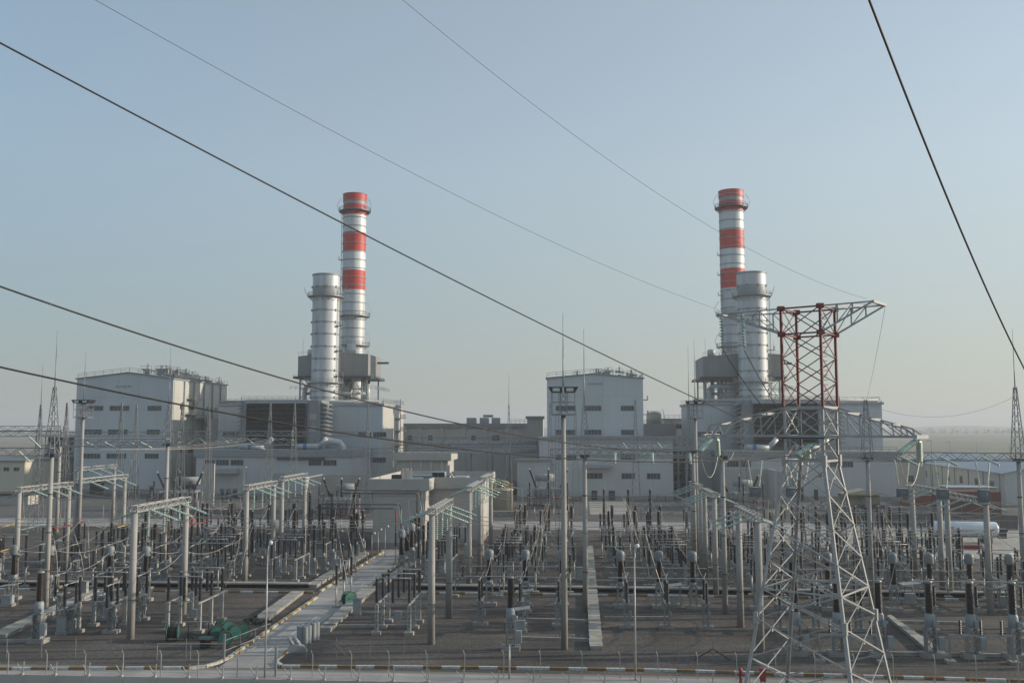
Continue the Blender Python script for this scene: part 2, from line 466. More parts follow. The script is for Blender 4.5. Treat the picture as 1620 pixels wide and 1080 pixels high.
for i in range(9):       # worn dashes painted on the branch road
    t = i/9; a = Vector((*gp(400+22, 1030), .004)); b = Vector((*gp(640, 878), .004))
    p = a+(b-a)*t; d = (b-a).normalized(); n = Vector((-d.y, d.x, 0))*.07
    m.face([p-n, p+n, p+d*1.6+n, p+d*1.6-n])
struct(m, 'road_marking', 'white_paint')
# ------------------------------------------------------------------ cable trenches with slab lids
def trench(a0, a1, b0, b1, label, h=.38, slab=.6):
    """a0-a1 left edge, b0-b1 right edge, on the ground"""
    A0, A1, B0, B1 = [Vector((p[0], p[1], 0)) for p in (a0, a1, b0, b1)]
    t = T('cable_trench', label, 'trench', tuple((A0+B0)/2)); O = (A0+B0)/2
    m = MB(); A0, A1, B0, B1 = A0-O, A1-O, B0-O, B1-O
    ina = (B0-A0).normalized()*.14
    m.prism([A0+ina*.5, A0+ina*1.5, A1+ina*1.5, A1+ina*.5], -.02, h-.1)
    m.prism([B0-ina*1.5, B0-ina*.5, B1-ina*.5, B1-ina*1.5], -.02, h-.1)
    m.prism([A0+ina*1.5, B0-ina*1.5, B0-ina*1.5+(B1-B0).normalized()*.2, A0+ina*1.5+(A1-A0).normalized()*.2], -.02, h-.1)
    m.build('trench_wall', 'concrete', t)
    m = MB(); n = max(2, int((A1-A0).length/slab))
    for k in range(n):
        if random.random() < .015: continue
        f0, f1 = k/n+.02/n, (k+1)/n-.02/n; dz = random.uniform(-.012, .018); sh = ina*random.uniform(-.25, .25)
        m.prism([A0+(A1-A0)*f0+sh, B0+(B1-B0)*f0+sh, B0+(B1-B0)*f1+sh, A0+(A1-A0)*f1+sh], h-.1+dz, h+dz)
    m.build('cover_slab', 'slab_concrete', t)
trench(gp(933,1028), gp(924,866), gp(954,1028), gp(938,866), 'straight cable trench with concrete lids right of the tall floodlight mast')
trench(gp(1479,1042), gp(1403,979), gp(1502,1042), gp(1409,977), 'cable trench with concrete lids slanting left, at the right of the yard')
trench(gp(400,983), gp(462,939), gp(424,983), gp(481,939), 'cable trench with pale lids beside the yellow kerb, nearer the rubble heap')
trench(gp(484,929), gp(570,877), gp(502,929), gp(584,877), 'cable trench with pale lids left of the branch road, farther part')
trench(gp(505,998), gp(575,932), gp(524,999), gp(597,932), 'cable trench with pale lids right of the branch road, beyond the cable coils')
trench(gp(598,925), gp(644,893), gp(612,925), gp(660,893), 'cable trench with pale lids leading to the control building')
trench(gp(-20,1009), gp(140,938), gp(10,1009), gp(156,938), 'cable trench with concrete lids in the left corner of the yard')
def cross_trench(x0, x1, y0, y1, label):
    a = Vector((*gp(x0, y0), 0)); b = Vector((*gp(x1, y1), 0))
    t = T('pipe_culvert', label, 'culvert', tuple(a)); d = b-a; n = Vector((-d.y, d.x, 0)).normalized()
    m = MB(); m.prism([Vector(), d, d+n*1.3, n*1.3], .42, .58); m.build('culvert_lid', 'concrete', t)
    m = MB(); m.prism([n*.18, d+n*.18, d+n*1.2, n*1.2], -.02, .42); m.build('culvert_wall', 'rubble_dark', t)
cross_trench(-220, 488, 925, 930, 'long low culvert with a pale lid, left of the branch road')
cross_trench(655, 1780, 932, 948, 'long low culvert with a pale lid, right of the branch road')
# low concrete beams lying across the gravel
def sill(p, q, label):
    a = Vector((*gp(*p), 0)); b = Vector((*gp(*q), 0)); d = b-a; n = Vector((-d.y, d.x, 0)).normalized()*.3
    o = MB().prism([Vector(), d, d+n, n], -.02, .26).build('concrete_sill', 'concrete'); o.location = a
    tag(o, label, 'sill', 'low concrete sills across the gravel')
for p, q, l in (((815,1011),(934,1014),'low pale concrete sill left of the straight trench, nearest the fence'),
                ((820,981),(930,984),'low pale concrete sill left of the straight trench, behind the nearest one'),
                ((955,979),(1060,979),'low pale concrete sill right of the straight trench, by the support pedestals'),
                ((955,960),(1050,960),'low pale concrete sill right of the straight trench, closer to the culvert'),
                ((1252,1034),(1470,1036),'low pale concrete sill behind the lattice tower legs'),
                ((1500,1037),(1640,1040),'low pale concrete sill in the right corner of the yard'),
                ((1415,985),(1545,988),'low pale concrete sill right of the slanting trench'),
                ((0,1016),(60,1016),'low pale concrete sill at the left frame edge'),
                ((255,987),(340,987),'low pale concrete sill under the isolator left of the branch road'),
                ((535,992),(660,992),'low pale concrete sill under the isolator right of the branch road'),
                ((280,884),(390,884),'low pale concrete sill across the left yard behind the culvert'),
                ((960,866),(1120,868),'low pale concrete sill across the yard beyond the straight trench'),
                ((1300,872),(1480,876),'low pale concrete sill across the right yard')):
    sill(p, q, l)
# ------------------------------------------------------------------ fences and wall at the front
def precast_wall():
    t = T('precast_wall', 'low precast concrete perimeter wall along the bottom of the picture with barbed wire arms', 'wall', (0,66,0))
    m = MB(); m2 = MB(); m3 = MB()
    for k in range(-30, 28):
        x = k*2.4-.8
        m.box(x+.13, x+2.27, -.05, .05, -.02, 2.62-.10*max(0, x-8)/22)
        m2.box(x-.13, x+.13, -.11, .11, -.02, 2.72-.10*max(0, x-8)/22)
        s = -1 if x < 10 else -.35
        z0 = 2.72-.10*max(0, x-8)/22
        m3.bar((x+.05,0,z0), (x+.1,.05,z0+.78), .06); m3.bar((x+.05,0,z0), (x-.42,.1,z0+.62), .05)
    m.build('wall_panel', 'beige_render', t); m2.build('wall_post', 'beige_render', t); m3.build('wire_arm', 'pale_metal', t)
    m = MB()
    for f in (.3,.6,.9): m.bar((-75,.04,2.72+.75*f),(10,.04,2.72+.75*f),.012)
    m.build('barbed_wire', 'galvanised', t)
precast_wall()
def post_fence(name, label, pxs, ybase, h, bent, tscale=.055, wires=3, m_='pale_metal'):
    P = [Vector((*gp(x, ybase(x)), 0)) for x in pxs]
    t = T(name, label, 'fence', tuple(P[0])); O = P[0]
    for p in P:
        m = MB(); q = p-O
        if bent:
            m.bar(q, q+Vector((0,0,h-.35)), tscale); m.bar(q+Vector((0,0,h-.35)), q+Vector((-.12,-.05,h)), tscale)
        else: m.bar(q, q+Vector((0,0,h)), tscale)
        m.build('post', m_, t)
    m = MB()
    for k in range(wires):
        z = h*(.25+.7*k/max(1, wires-1))
        for a, b in zip(P[:-1], P[1:]): m.bar(a-O+Vector((0,0,z)), b-O+Vector((0,0,z)), .014)
    m.build('fence_wire', 'galvanised', t)
yb = lambda x: 1071 if x < 850 else 1071+(x-850)*.012
post_fence('wire_fence', 'tall fence of thin bent posts along the front road, left of the gateway',
           [-48,12,73,134,194,254,313,375], lambda x: 1070.5, 2.15, True, .062)
post_fence('wire_fence', 'tall fence of thin bent posts along the front road, right of the gateway',
           [494,555.6,615,675,735,797,855,921,981,1041,1104,1166,1228,1290,1352,1414,1480,1545,1612], yb, 2.15, True, .062)
post_fence('yard_fence', 'faint thin wire fence inside the front kerb, left of the branch road', [-45,10,65,119,174,228,294,352], lambda x: 1040, 1.65, False, .05, 3, 'galvanised')
post_fence('yard_fence', 'faint thin wire fence inside the front kerb, right of the branch road',
           [437,484,532,585,639,693,746,799,855,908,964,1019,1073,1128,1180,1236,1291,1346,1400,1472,1533,1596], lambda x: 1040+max(0, x-700)*.01, 1.6, False, .05, 3, 'galvanised')
def gate():
    a = Vector((*gp(354,1046), 0)); b = Vector((*gp(436,1069), 0))
    t = T('yard_gate', 'open grey tube gate standing across the foot of the branch road', 'gate', tuple(a)); d = b-a
    for p in (Vector(), d):
        MB().cbox(p.x, p.y, 0, .16, .16, 2.3).build('gate_post', 'galvanised', t)
    m = MB(); e = Vector((*gp(427,1016), 0))-a
    for z in (.15, .9, 1.75): m.bar(Vector((0,0,z)), e+Vector((0,0,z)), .05)
    for f in (.33,.66,1): m.bar(e*f+Vector((0,0,.15)), e*f+Vector((0,0,1.75)), .05)
    m.build('gate_leaf', 'galvanised', t)
    m = MB(); e = Vector((*gp(248,1046), 0))-a
    for z in (.15, 1.5): m.bar(Vector((0,0,z)), e+Vector((0,0,z)), .05)
    for f in (.5, 1): m.bar(e*f+Vector((0,0,.1)), e*f+Vector((0,0,1.5)), .05)
    m.build('side_rail', 'pale_metal', t)
gate()
# ------------------------------------------------------------------ yard clutter by the branch road
def cable_drum(px, py, r, w, az, label, lying=False, rope='wood_dark', tilt=0):
    x, y = gp(px, py)
    t = T('cable_drum', label, 'cable drum', (x, y, 0), az, 'teal cable drums by the branch road')
    ax = Vector((0,0,1)) if lying else Vector((1,0,0)); c = Vector((0,0,.0 if lying else r))
    off = w/2 if lying else 0
    for k, s in enumerate((-1, 1)):
        m = MB(); p = c+ax*(off+s*w/2)
        m.cyl(p-ax*.04, p+ax*.04, r, n=24); q = p+ax*(s*.045); m.cyl(q-ax*.02, q+ax*.02, r*.2, n=12)
        m.build('flange', 'teal_paint', t)
        mr = MB(); mr.lathe([(r*.93,-.06),(r*1.03,-.06),(r*1.03,.06),(r*.93,.06),(r*.93,-.06)],0,0,24,False,False) if lying else mr.tube([(p.x+ax.x*s*.02, r*.98*cos(j*pi/12), c.z+r*.98*sin(j*pi/12)) for j in range(25)], .05, 6)
        o = mr.build('rim', 'wood_dark', t)
        if lying: o.location = p
    m = MB(); m.cyl(c+ax*(off-w/2+.04), c+ax*(off+w/2-.04), r*.66, n=20); m.build('core', rope, t)
    if tilt: t.rotation_euler = (0, tilt, az)
cable_drum(273,1013,.78,.95, .25, 'teal cable drum standing alone, dark core showing, left of the drum heap')
cable_drum(343,1011,.66,.5,-1.05,'teal cable drum facing the road, left one of the heap')
cable_drum(356,1020,.64,.6,-1.15,'nearest teal cable drum of the heap, in front of the others')
cable_drum(360,1004,.70,.6,-.9,'teal cable drum at the back of the heap, brown rim showing')
cable_drum(371,1011,.68,.55,-.95,'teal cable drum wedged in the middle of the heap')
cable_drum(383,1009,.72,.55,-1.1,'big teal cable drum at the right end of the heap')
cable_drum(350,1003,.66,.5,-1.0,'teal cable drum behind the left one of the heap')
cable_drum(325,1024,.75,.85,0,'teal topped cable drum lying flat before the heap', True)
cable_drum(552,957,.78,.62,-.75,'lone dark teal cable drum at the right edge of the branch road')
def coils():
    for (px, py, n, lab) in ((481,1017,6,'bundle of upright grey ribbed tubes beside the road, nearer the fence'), (494,1011,6,'bundle of upright grey ribbed tubes beside the road, farther from the fence')):
        x, y = gp(px, py); m = MB()
        for k in range(n):
            a = 2*pi*k/n; r = .42
            pr = []
            for j in range(14):
                z = j*.12; pr += [(.26, z), (.29, z+.06)]
            m.lathe(pr, r*cos(a), r*sin(a), 10)
        o = m.build('tube_bundle', 'grey_paint'); o.location = (x, y, 0)
        tag(o, lab, 'tube bundle', 'grey tube bundles by the road')
coils()
def fittings():
    x, y = gp(470,1030); t = T('insulator_crate', 'two grey bushings lying on a sloping grey base at the corner of the branch road', 'spare part', (x, y, 0), .3)
    MB().vprism([(-.9,0),(.9,0),(.6,.5),(-.5,.75)], -.35, .35).build('base', 'grey_paint', t)
    for s in (-.45, .05):
        MB().cyl((s+.2,.0,.5),(s-.35,.1,1.25),.2,.17,12).build('bushing', 'light_grey_paint', t)
fittings()
def heap(px, py, r, h, label, m_='rubble_dark', n=60, name='rubble_heap', cat='heap'):
    x, y = gp(px, py); m = MB()
    for k in range(n):
        a = random.uniform(0, 6.28); d = r*sqrt(random.random()); z = h*(1-d/r)*random.random()
        s = random.uniform(.12, .4)*r*.5
        m.cbox(d*cos(a), d*sin(a)*.8, z, s, s*.7, s*random.uniform(.2,.7), random.uniform(0, 3))
    o = m.build(name, m_); o.location = (x, y, 0); tag(o, label, cat); return o
heap(405,984,1.7,.7,'black heap of scrap and sacks at the end of the cable trench by the drums')
heap(258,1001,.6,.3,'small rusty scrap pile on the gravel left of the lone drum','wood_dark',20)
for px, py, l in ((298,1011,'dark trestle stand nearer the lone drum'), (330,1007,'dark trestle stand nearer the heap of drums')):
    x, y = gp(px, py); m = MB()
    for a in (0, 2.1, 4.2): m.bar((0,0,.7),(.55*cos(a),.55*sin(a),0),.07)
    m.bar((0,0,0),(0,0,1.35),.1)
    o = m.build('trestle', 'dark_metal'); o.location = (x, y, 0); tag(o, 'three legged '+l, 'trestle', 'dark trestles between the drums')
x, y = gp(1128,1043); m = MB(); m.bar((-1.6,0,0),(0,.1,.9),.09); m.bar((1.5,0,0),(0,.1,.9),.09); o = m.build('pipe_trestle', 'dark_metal'); o.location = (x, y, 0)
tag(o, 'dark peaked pipe frame standing on the gravel left of the lattice tower', 'pipe frame')
x, y = gp(532,1036); m = MB(); m.bar((0,0,0),(0,0,1.5),.06); m.bar((0,0,.9),(.8,0,0),.07); o = m.build('braced_stake', 'galvanised'); o.location = (x, y, 0)
tag(o, 'thin stake with a slanting brace on the gravel right of the tube bundles', 'stake')
def hydrant():
    x, y = gp(1172,1082); t = T('fire_hydrant', 'red fire hydrant column by the front road left of the tower leg', 'hydrant', (x, y, 0))
    MB().lathe([(.2,0),(.2,.1),(.12,.12),(.12,.9),(.17,.92),(.17,1.1),(.1,1.25),(.02,1.32)],0,0,12).build('barrel', 'red_tube', t)
    MB().cyl((-.28,0,.75),(.28,0,.75),.08,n=8).build('outlet', 'red_tube', t)
    x, y = gp(1207,1082); t = T('hose_cabinet', 'red fire hose cabinet standing by the front road between the tower legs', 'hose cabinet', (x, y, 0))
    MB().cbox(0,0,.25,.42,.35,1.0).build('body', 'red_tube', t)
    m = MB(); m.cbox(-.15,0,0,.06,.06,.25); m.cbox(.15,0,0,.06,.06,.25); m.build('leg', 'dark_metal', t)
    MB().box(-.17,.17,-.192,-.176,.32,1.18).build('door', 'red_tube', t)
hydrant()
def lamp(px, ybase, ytop, label, arm=.35, r=.09):
    x, y = gp(px, ybase); h = zat(ytop, x, y)
    t = T('street_lamp', label, 'street lamp', (x, y, 0), 0, 'slim street lamps')
    m = MB(); m.cyl((0,0,0),(0,0,h*.9),r,r*.6,8); m.tube([(0,0,h*.9),(arm*.15,0,h*.97),(arm*.6,0,h)], r*.5); m.build('lamp_post', 'pale_metal', t)
    MB().lathe([(.05,h-.28),(.15,h-.2),(.17,h-.05),(.1,h+.05),(.02,h+.08)],arm*.7,0,10).build('lamp_head', 'white_paint', t)
lamp(419,1071,856,'slim white street lamp beside the foot of the branch road')
lamp(1005.6,1075,861,'slim white street lamp by the front road right of the straight trench')
for px, yb_, yt, l in ((588,878,842,'short slim street lamp left of the control building'), (598,882,836,'short bent street lamp near the control building corner'), (609,880,831,'short slim street lamp before the control building wall'),
                       (385,800,738,'slim street lamp by the white turbine annex on the left')):
    lamp(px, yb_, yt, l, .6, .07)
x, y = gp(805.8,1073); m = MB(); m.cyl((0,0,0),(0,0,2.6),.08,.07,8); o = m.build('marker_post', 'pale_metal'); o.location = (x, y, 0)
tag(o, 'short thick white marker post by the front road below the tank mounted transformer', 'post')
# ------------------------------------------------------------------ the power plant
def window(parent, x0, x1, z0, z1, y, nm=4, ry=False):
    """strip window set in a wall facing the camera (y = wall face): frame, panes and mullions"""
    f = MB(); e = .12
    f.box(x0-e, x1+e, y-.10, y-.003, z0-e, z0); f.box(x0-e, x1+e, y-.10, y-.003, z1, z1+e)
    f.box(x0-e, x0, y-.10, y-.003, z0, z1); f.box(x1, x1+e, y-.10, y-.003, z0, z1)
    for k in range(1, nm):
        x = x0+(x1-x0)*k/nm; f.box(x-.05, x+.05, y-.08, y-.035, z0, z1)
    o = f.build('window', 'grey_paint', parent)
    MB().box(x0, x1, y-.03, y-.004, z0, z1).build('pane', 'window_dark', o)
def hall(label, pxl, pxr, eaveL, peak, eaveR, Y0, Y1, wins, group):
    xl, xr = xat(pxl, Y0), xat(pxr, Y0)
    zl, zr = zat(eaveL, xl, Y0), zat(eaveR, xr, Y0); xp = xat(peak[0], Y0); zp = zat(peak[1], xp, Y0)
    t = T('boiler_hall', label, 'industrial building', ((xl+xr)/2, Y0, 0), 0, group); ox = (xl+xr)/2; D = Y1-Y0
    L, R, P = xl-ox, xr-ox, xp-ox
    MB().vprism([(L,1.6),(R,1.6),(R,zr-.35),(P,zp-.35),(L,zl-.35)], 0, D).build('wall', 'cladding_blue', t)
    MB().box(L-.03, R+.03, -.03, D+.03, -.02, 1.597).build('plinth', 'grey_render', t)
    rf = MB().vprism([(L-.4,zl-.35),(P,zp-.345),(R+.4,zr-.35),(R+.4,zr),(P,zp),(L-.4,zl)], -.4, D+.4).build('roof', 'roof_grey', t)
    MB().rail([(L,.3,zl),(P,.3,zp),(R,.3,zr),(R,D-.3,zr)], 1.3, 2.6, .09).build('roof_railing', 'galvanised', t)
    for (a, b, y) in wins:
        x0, x1 = xat(a, Y0)-ox, xat(b, Y0)-ox; z = zat(y, (x0+x1)/2+ox, Y0)
        window(t, x0, x1, z-.65, z+.65, 0, 5)
    return t, ox, (L, R, P, zl, zr, zp, D)
def wall_sign(t, x0, x1, z, h, groups):
    """small white name board: rows of dark letter strokes too far off to read"""
    s = MB().box(x0, x1, -.09, -.004, z-h*.7, z+h*.7).build('name_board', 'cladding_pale', t)
    m = MB(); tot = sum(groups)+len(groups)-1; w = (x1-x0)*.92/tot; x = x0+(x1-x0)*.04
    for g in groups:
        for k in range(g):
            m.box(x, x+w*.25, -.11, -.094, z-h*.35, z+h*.35)
            zz = random.choice((-.35, 0, .27)); m.box(x+w*.25, x+w*.75, -.11, -.094, z+h*zz, z+h*(zz+.1))
            if random.random() < .5: m.box(x+w*.65, x+w*.8, -.11, -.094, z-h*.35, z+h*.35)
            x += w
        x += w
    m.build('lettering', 'dark_metal', s)
def roof_plant(t, x0, x1, y0, y1, z, n, seed):
    random.seed(seed); m = MB(); g = MB()
    for k in range(n):
        x = random.uniform(x0, x1); y = random.uniform(y0, y1); w = random.uniform(.8, 1.9)
        g.cbox(x, y, z-.3, w, w*.8, random.uniform(.9, 1.7))
        m.rail([(x-w, y-w*.7, z), (x+w, y-w*.7, z)], 2.2, 1.3, .09)
        m.cyl((x-w*1.2, y+.5, z+random.uniform(.5,1.5)), (x+w*1.4, y+.5, z+random.uniform(.5,1.5)), .28, n=8)
        m.bar((x-w, y+.5, z-.3), (x-w, y+.5, z+1), .15); m.bar((x+w, y+.5, z-.3), (x+w, y+.5, z+1), .15)
        m.cyl((x, y, z+1), (x, y, z+random.uniform(1.8, 3.0)), .25, n=8)
    g.build('roof_unit', 'grey_paint', t); m.build('roof_pipe', 'galvanised', t)
    random.seed(seed+1)
g_ = 'tall white boiler halls'
t, ox, d = hall('tall pale blue clad hall at the left with lit ribbed side wall and crowded roof', 119, 272, 598, (201,588), 598, 275, 319,
    [(134,162,645.5),(173,203,645.5),(233,254,645.5),(134,161,683),(172,202,683),(233,253,683),(134,160,721),(171,201,721),(231,252,721)], g_)
L, R, P, zl, zr, zp, D = d
wall_sign(t, xat(181,275)-ox, xat(207,275)-ox, zat(611, ox, 275), .55, (4,3,6,5))
roof_plant(t, P, R-1, 2, D-4, zp-.3, 16, 11)
roof_plant(t, R-6, R-1, 3, D-3, zr-.2, 9, 12)
# the lit side wall: cream ribs, downpipes, platforms and a ladder
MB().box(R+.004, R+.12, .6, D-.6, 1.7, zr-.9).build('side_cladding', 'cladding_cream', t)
m = MB()
for y in (7.5, 15, 23, 30, 37): m.cyl((R+.35, y, 2), (R+.35, y, zr-.6), .22, n=8)
m.build('downpipe', 'grey_paint', t)
m = MB()
for z, y0, y1 in ((zat(631,ox+R,290),10,15.5),(zat(655,ox+R,290),9,17),(zat(662,ox+R,300),17,24)):
    m.box(R+.2, R+2.6, y0, y1, z-.2, z); m.rail([(R+2.5,y0,z),(R+2.5,y1,z)], 1.1, 1.2, .08)
    for y in (y0+.3, y1-.3): m.bar((R+.15,y,z-2.4),(R+2.5,y,z-.2),.14)
for s in (0, .5): m.bar((R+1.4,12.5+s,8),(R+1.4,12.5+s,zr),.09)
for k in range(40): m.bar((R+1.4,12.5,8+k*.6),(R+1.4,13,8+k*.6),.06)
m.build('access_platform', 'galvanised', t)
MB().cyl((R+4.5,24,0),(R+4.5,24,zat(662,ox+R,298)),3.4,n=20).build('side_tank', 'beige_render', t)
for y0 in (5, 12, 26, 33):
    for z in (zat(645,ox+R,290), zat(683,ox+R,292), zat(712,ox+R,290)):
        o = MB().box(R+.12, R+.22, y0, y0+3.4, z-.6, z+.6).build('side_window', 'window_dark', t)
m = MB(); m.box(xat(255,275)-ox-20, xat(255,275)-ox-14, -3, -.01, 4.2, 4.8); m.build('door_canopy', 'grey_paint', t)
for a, b in ((146,168),(216,222),(240,246)):
    MB().box(xat(a,275)-ox, xat(b,275)-ox, -.12, -.035, 0, 4.6 if b-a > 10 else 2.4).build('door', 'dark_metal', t)
t2, ox, d = hall('tall pale blue clad hall in the middle, peaked roof behind the tall floodlight mast', 865.5, 1018, 597, (940,590), 597, 275, 315,
    [(880,910,645.5),(925,951,645.5),(983,1003,645.5),(880,910,683.5),(925,951,683.5),(983,1003,683.5),(880,910,722),(925,951,722)], g_)
L, R, P, zl, zr, zp, D = d
wall_sign(t2, xat(930,275)-ox, xat(954.5,275)-ox, zat(607, ox, 275), .55, (4,4,6,5))
roof_plant(t2, P-8, P+12, 3, D-4, zp-.4, 12, 21)
m = MB()
for z in (zat(632,ox+R,280), zat(655,ox+R,280)):
    m.box(R+.1,R+1.6,2,6,z-.2,z); m.rail([(R+1.5,2,z),(R+1.5,6,z)],1.1,1.2,.08)
m.build('access_platform', 'galvanised', t2)
def annex(label, pxl, pxr, roofy, Y0, Y1, wins, doors=(), wallm='cladding_pale', band=1.6, name='annex_building', over=.6, cat='annex'):
    xl, xr = xat(pxl, Y0), xat(pxr, Y0); ox = (xl+xr)/2; zr = zat(roofy, ox, Y0); D = Y1-Y0
    t = T(name, label, cat, (ox, Y0, 0)); L, R = xl-ox, xr-ox
    MB().box(L, R, 0, D, 1.2, zr-band).build('wall', wallm, t)
    MB().box(L-.03, R+.03, -.03, D, -.02, 1.197).build('plinth', 'grey_render', t)
    MB().box(L-over, R+over, -over, D, zr-band+.003, zr).build('roof', 'grey_paint', t)
    for (a, b, y) in wins:
        x0, x1 = xat(a, Y0)-ox, xat(b, Y0)-ox; z = zat(y, ox, Y0); window(t, x0, x1, z-.7, z+.7, 0, 4)
    for (a, b, h) in doors:
        o = MB().box(xat(a,Y0)-ox, xat(b,Y0)-ox, -.14, -.035, 0, h).build('door', 'dark_metal', t)
    return t, ox, L, R, zr, D
def turbine_building(label, pxl, pxr, roofy, Y0, Y1, wins):
    xl, xr = xat(pxl, Y0), xat(pxr, Y0); ox = (xl+xr)/2; zr = zat(roofy, ox, Y0); D = Y1-Y0
    t = T('turbine_building', label, 'industrial building', (ox, Y0, 0), 0, 'wide turbine buildings'); L, R = xl-ox, xr-ox
    MB().box(L, R, 0, D, 1.5, zr-.7).build('wall', 'cladding_blue', t)
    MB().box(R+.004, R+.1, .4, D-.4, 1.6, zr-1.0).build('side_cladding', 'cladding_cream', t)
    MB().box(L-.03, R+.03, -.03, D, -.02, 1.497).build('plinth', 'grey_render', t)
    MB().box(L-.5, R+.5, -.5, D+.5, zr-.697, zr).build('roof', 'light_grey_paint', t)
    m = MB(); m.cyl((L,.4,zr+.55),(R-1,.4,zr+.55),.5,n=10)
    for k in range(12): m.bar((L+(R-L)*k/11,.4,zr),(L+(R-L)*k/11,.4,zr+.5),.2)
    m.build('roof_pipe', 'light_grey_paint', t)
    MB().rail([(L,1.6,zr),(R,1.6,zr),(R,D,zr),(L,D,zr)], 1.5, 2.4, .09).build('roof_railing', 'galvanised', t)
    for (a, b, y) in wins:
        x0, x1 = xat(a, Y0)-ox, xat(b, Y0)-ox; z = zat(y, ox, Y0); window(t, x0, x1, z-.7, z+.7, 0, 4)
    m = MB()
    for z in (zat(660,ox+R,Y0), zat(681,ox+R,Y0), zat(706,ox+R,Y0)):
        m.box(R+.1, R+2.2, D*.55, D*.8, z-.2, z); m.rail([(R+2.1,D*.55,z),(R+2.1,D*.8,z)],1.1,1.2,.08)
    for s in (0,.6): m.bar((R+1.2,D*.65+s,2),(R+1.2,D*.65+s,zr+2),.1)
    for k in range(44): m.bar((R+1.2,D*.65,2+k*.6),(R+1.2,D*.65+.6,2+k*.6),.06)
    m.build('access_platform', 'galvanised', t)
    return t, ox, L, R, zr, D
tb = turbine_building('wide pale blue clad turbine building left of the picture centre with a sunlit right side', 345, 605, 638, 290, 325,
    [(353,372,687),(374,390,687),(567,587,687),(591,611,687),(567,588,727),(591,611,727)])
tb2 = turbine_building('wide pale blue clad turbine building behind the lattice tower at the right', 1098, 1396, 636, 290, 325,
    [(1104,1124,687),(1128,1146,687)])
an = annex('low white turbine annex with grey roof band below the left air intake', 312, 556, 711, 264, 289.4,
    [(325,341,731.5),(344,363,731.5),(367,386,731.5),(490,509,731.5),(513,533,731.5)], [(351,357,2.5),(361,368,2.5),(371,378,2.5)], band=2.0)
t, ox, L, R, zr, D = an
o = MB().box(xat(433,264)-ox, xat(452,264)-ox, -.12, -.035, 0, zat(748, ox, 264)).build('roller_door', 'light_grey_paint', t)
MB().box(xat(342,264)-ox, xat(381,264)-ox, -4, -.01, zat(748,ox,264), zat(741,ox,264)).build('door_canopy', 'light_grey_paint', t)
MB().box(xat(440,264)-ox, xat(515,264)-ox, -.7, -.61, zat(727,ox,264), zat(722.5,ox,264)).build('louvre_band', 'louvre_blade', t)
MB().rail([(L,.2,zr),(R,.2,zr)],1.2,2,.08).build('roof_railing', 'galvanised', t)
def roof_ducts(t, ox, Yf, spans, elbow, y):
    for (a, b) in spans:
        x0, x1 = xat(a, Yf)-ox, xat(b, Yf)-ox; z = zat(y, ox, Yf); yy = 3.0
        m = MB(); m.cyl((x0,yy,z),(x1,yy,z),.85,n=14); m.cyl((x1,yy,z),(x1+2.2,yy,z+2.4),.7,n=12)
        for x in (x0+1, x1-1): m.bar((x,yy,z-2.2),(x,yy,z-.6),.3)
        du = m.build('silver_duct', 'stack_metal', t)
        c = (x0+x1)/2; MB().cyl((c-1.1,yy,z),(c-.1,yy,z),.93,n=14).build('blue_band', 'blue_paint', du)
    if elbow:
        x = xat(elbow, Yf)-ox; z = zat(y, ox, Yf)
        m = MB(); m.tube([(x-4,4,z-.5),(x-3.5,4,z+.9),(x-1.5,4,z+1.6),(x+1,4,z+1.2),(x+2,4,z-.3),(x+2,4,z-1.8)],.9,12); m.build('duct_elbow', 'stack_metal', t)
roof_ducts(t, ox, 264, ((375,414),(464,501)), 527, 706.5)
an2 = annex('low white turbine annex behind the lattice tower with a long grey roof band', 1147, 1418, 714, 264, 289.4,
    [(1149,1167,734),(1170,1186,734),(1331,1347,734),(1312,1326,734)], [(1262,1268,3.6),(1285,1291,3.0)], band=1.6)
t, ox, L, R, zr, D = an2
roof_ducts(t, ox, 264, ((1180,1219),(1262,1300)), 0, 708)
MB().box(xat(1218,264)-ox, xat(1262,264)-ox, -.12, -.035, 0, zat(746, ox, 264)).build('roller_door', 'light_grey_paint', t)
MB().rail([(L,.2,zr),(R,.2,zr)],1.2,2,.08).build('roof_railing', 'galvanised', t)
an3 = annex('white lower front block of the middle hall with three ribbon windows', 853, 1064, 691, 262, 274.5,
    [(926,952,752.5),(983,1003,752.5),(1023,1043,752.5),(880,911,723),(982,1004,722)], [(962,972,2.6),(935,944,2.6)], band=.6)
t, ox, L, R, zr, D = an3
MB().box(xat(925,262)-ox, xat(968,262)-ox, -3.2, -.01, zat(739,ox,262), zat(735,ox,262)).build('door_canopy', 'light_grey_paint', t)
an4 = annex('low pale block at the left foot of the middle hall', 818, 870, 726, 258, 261.4, [], band=.5)
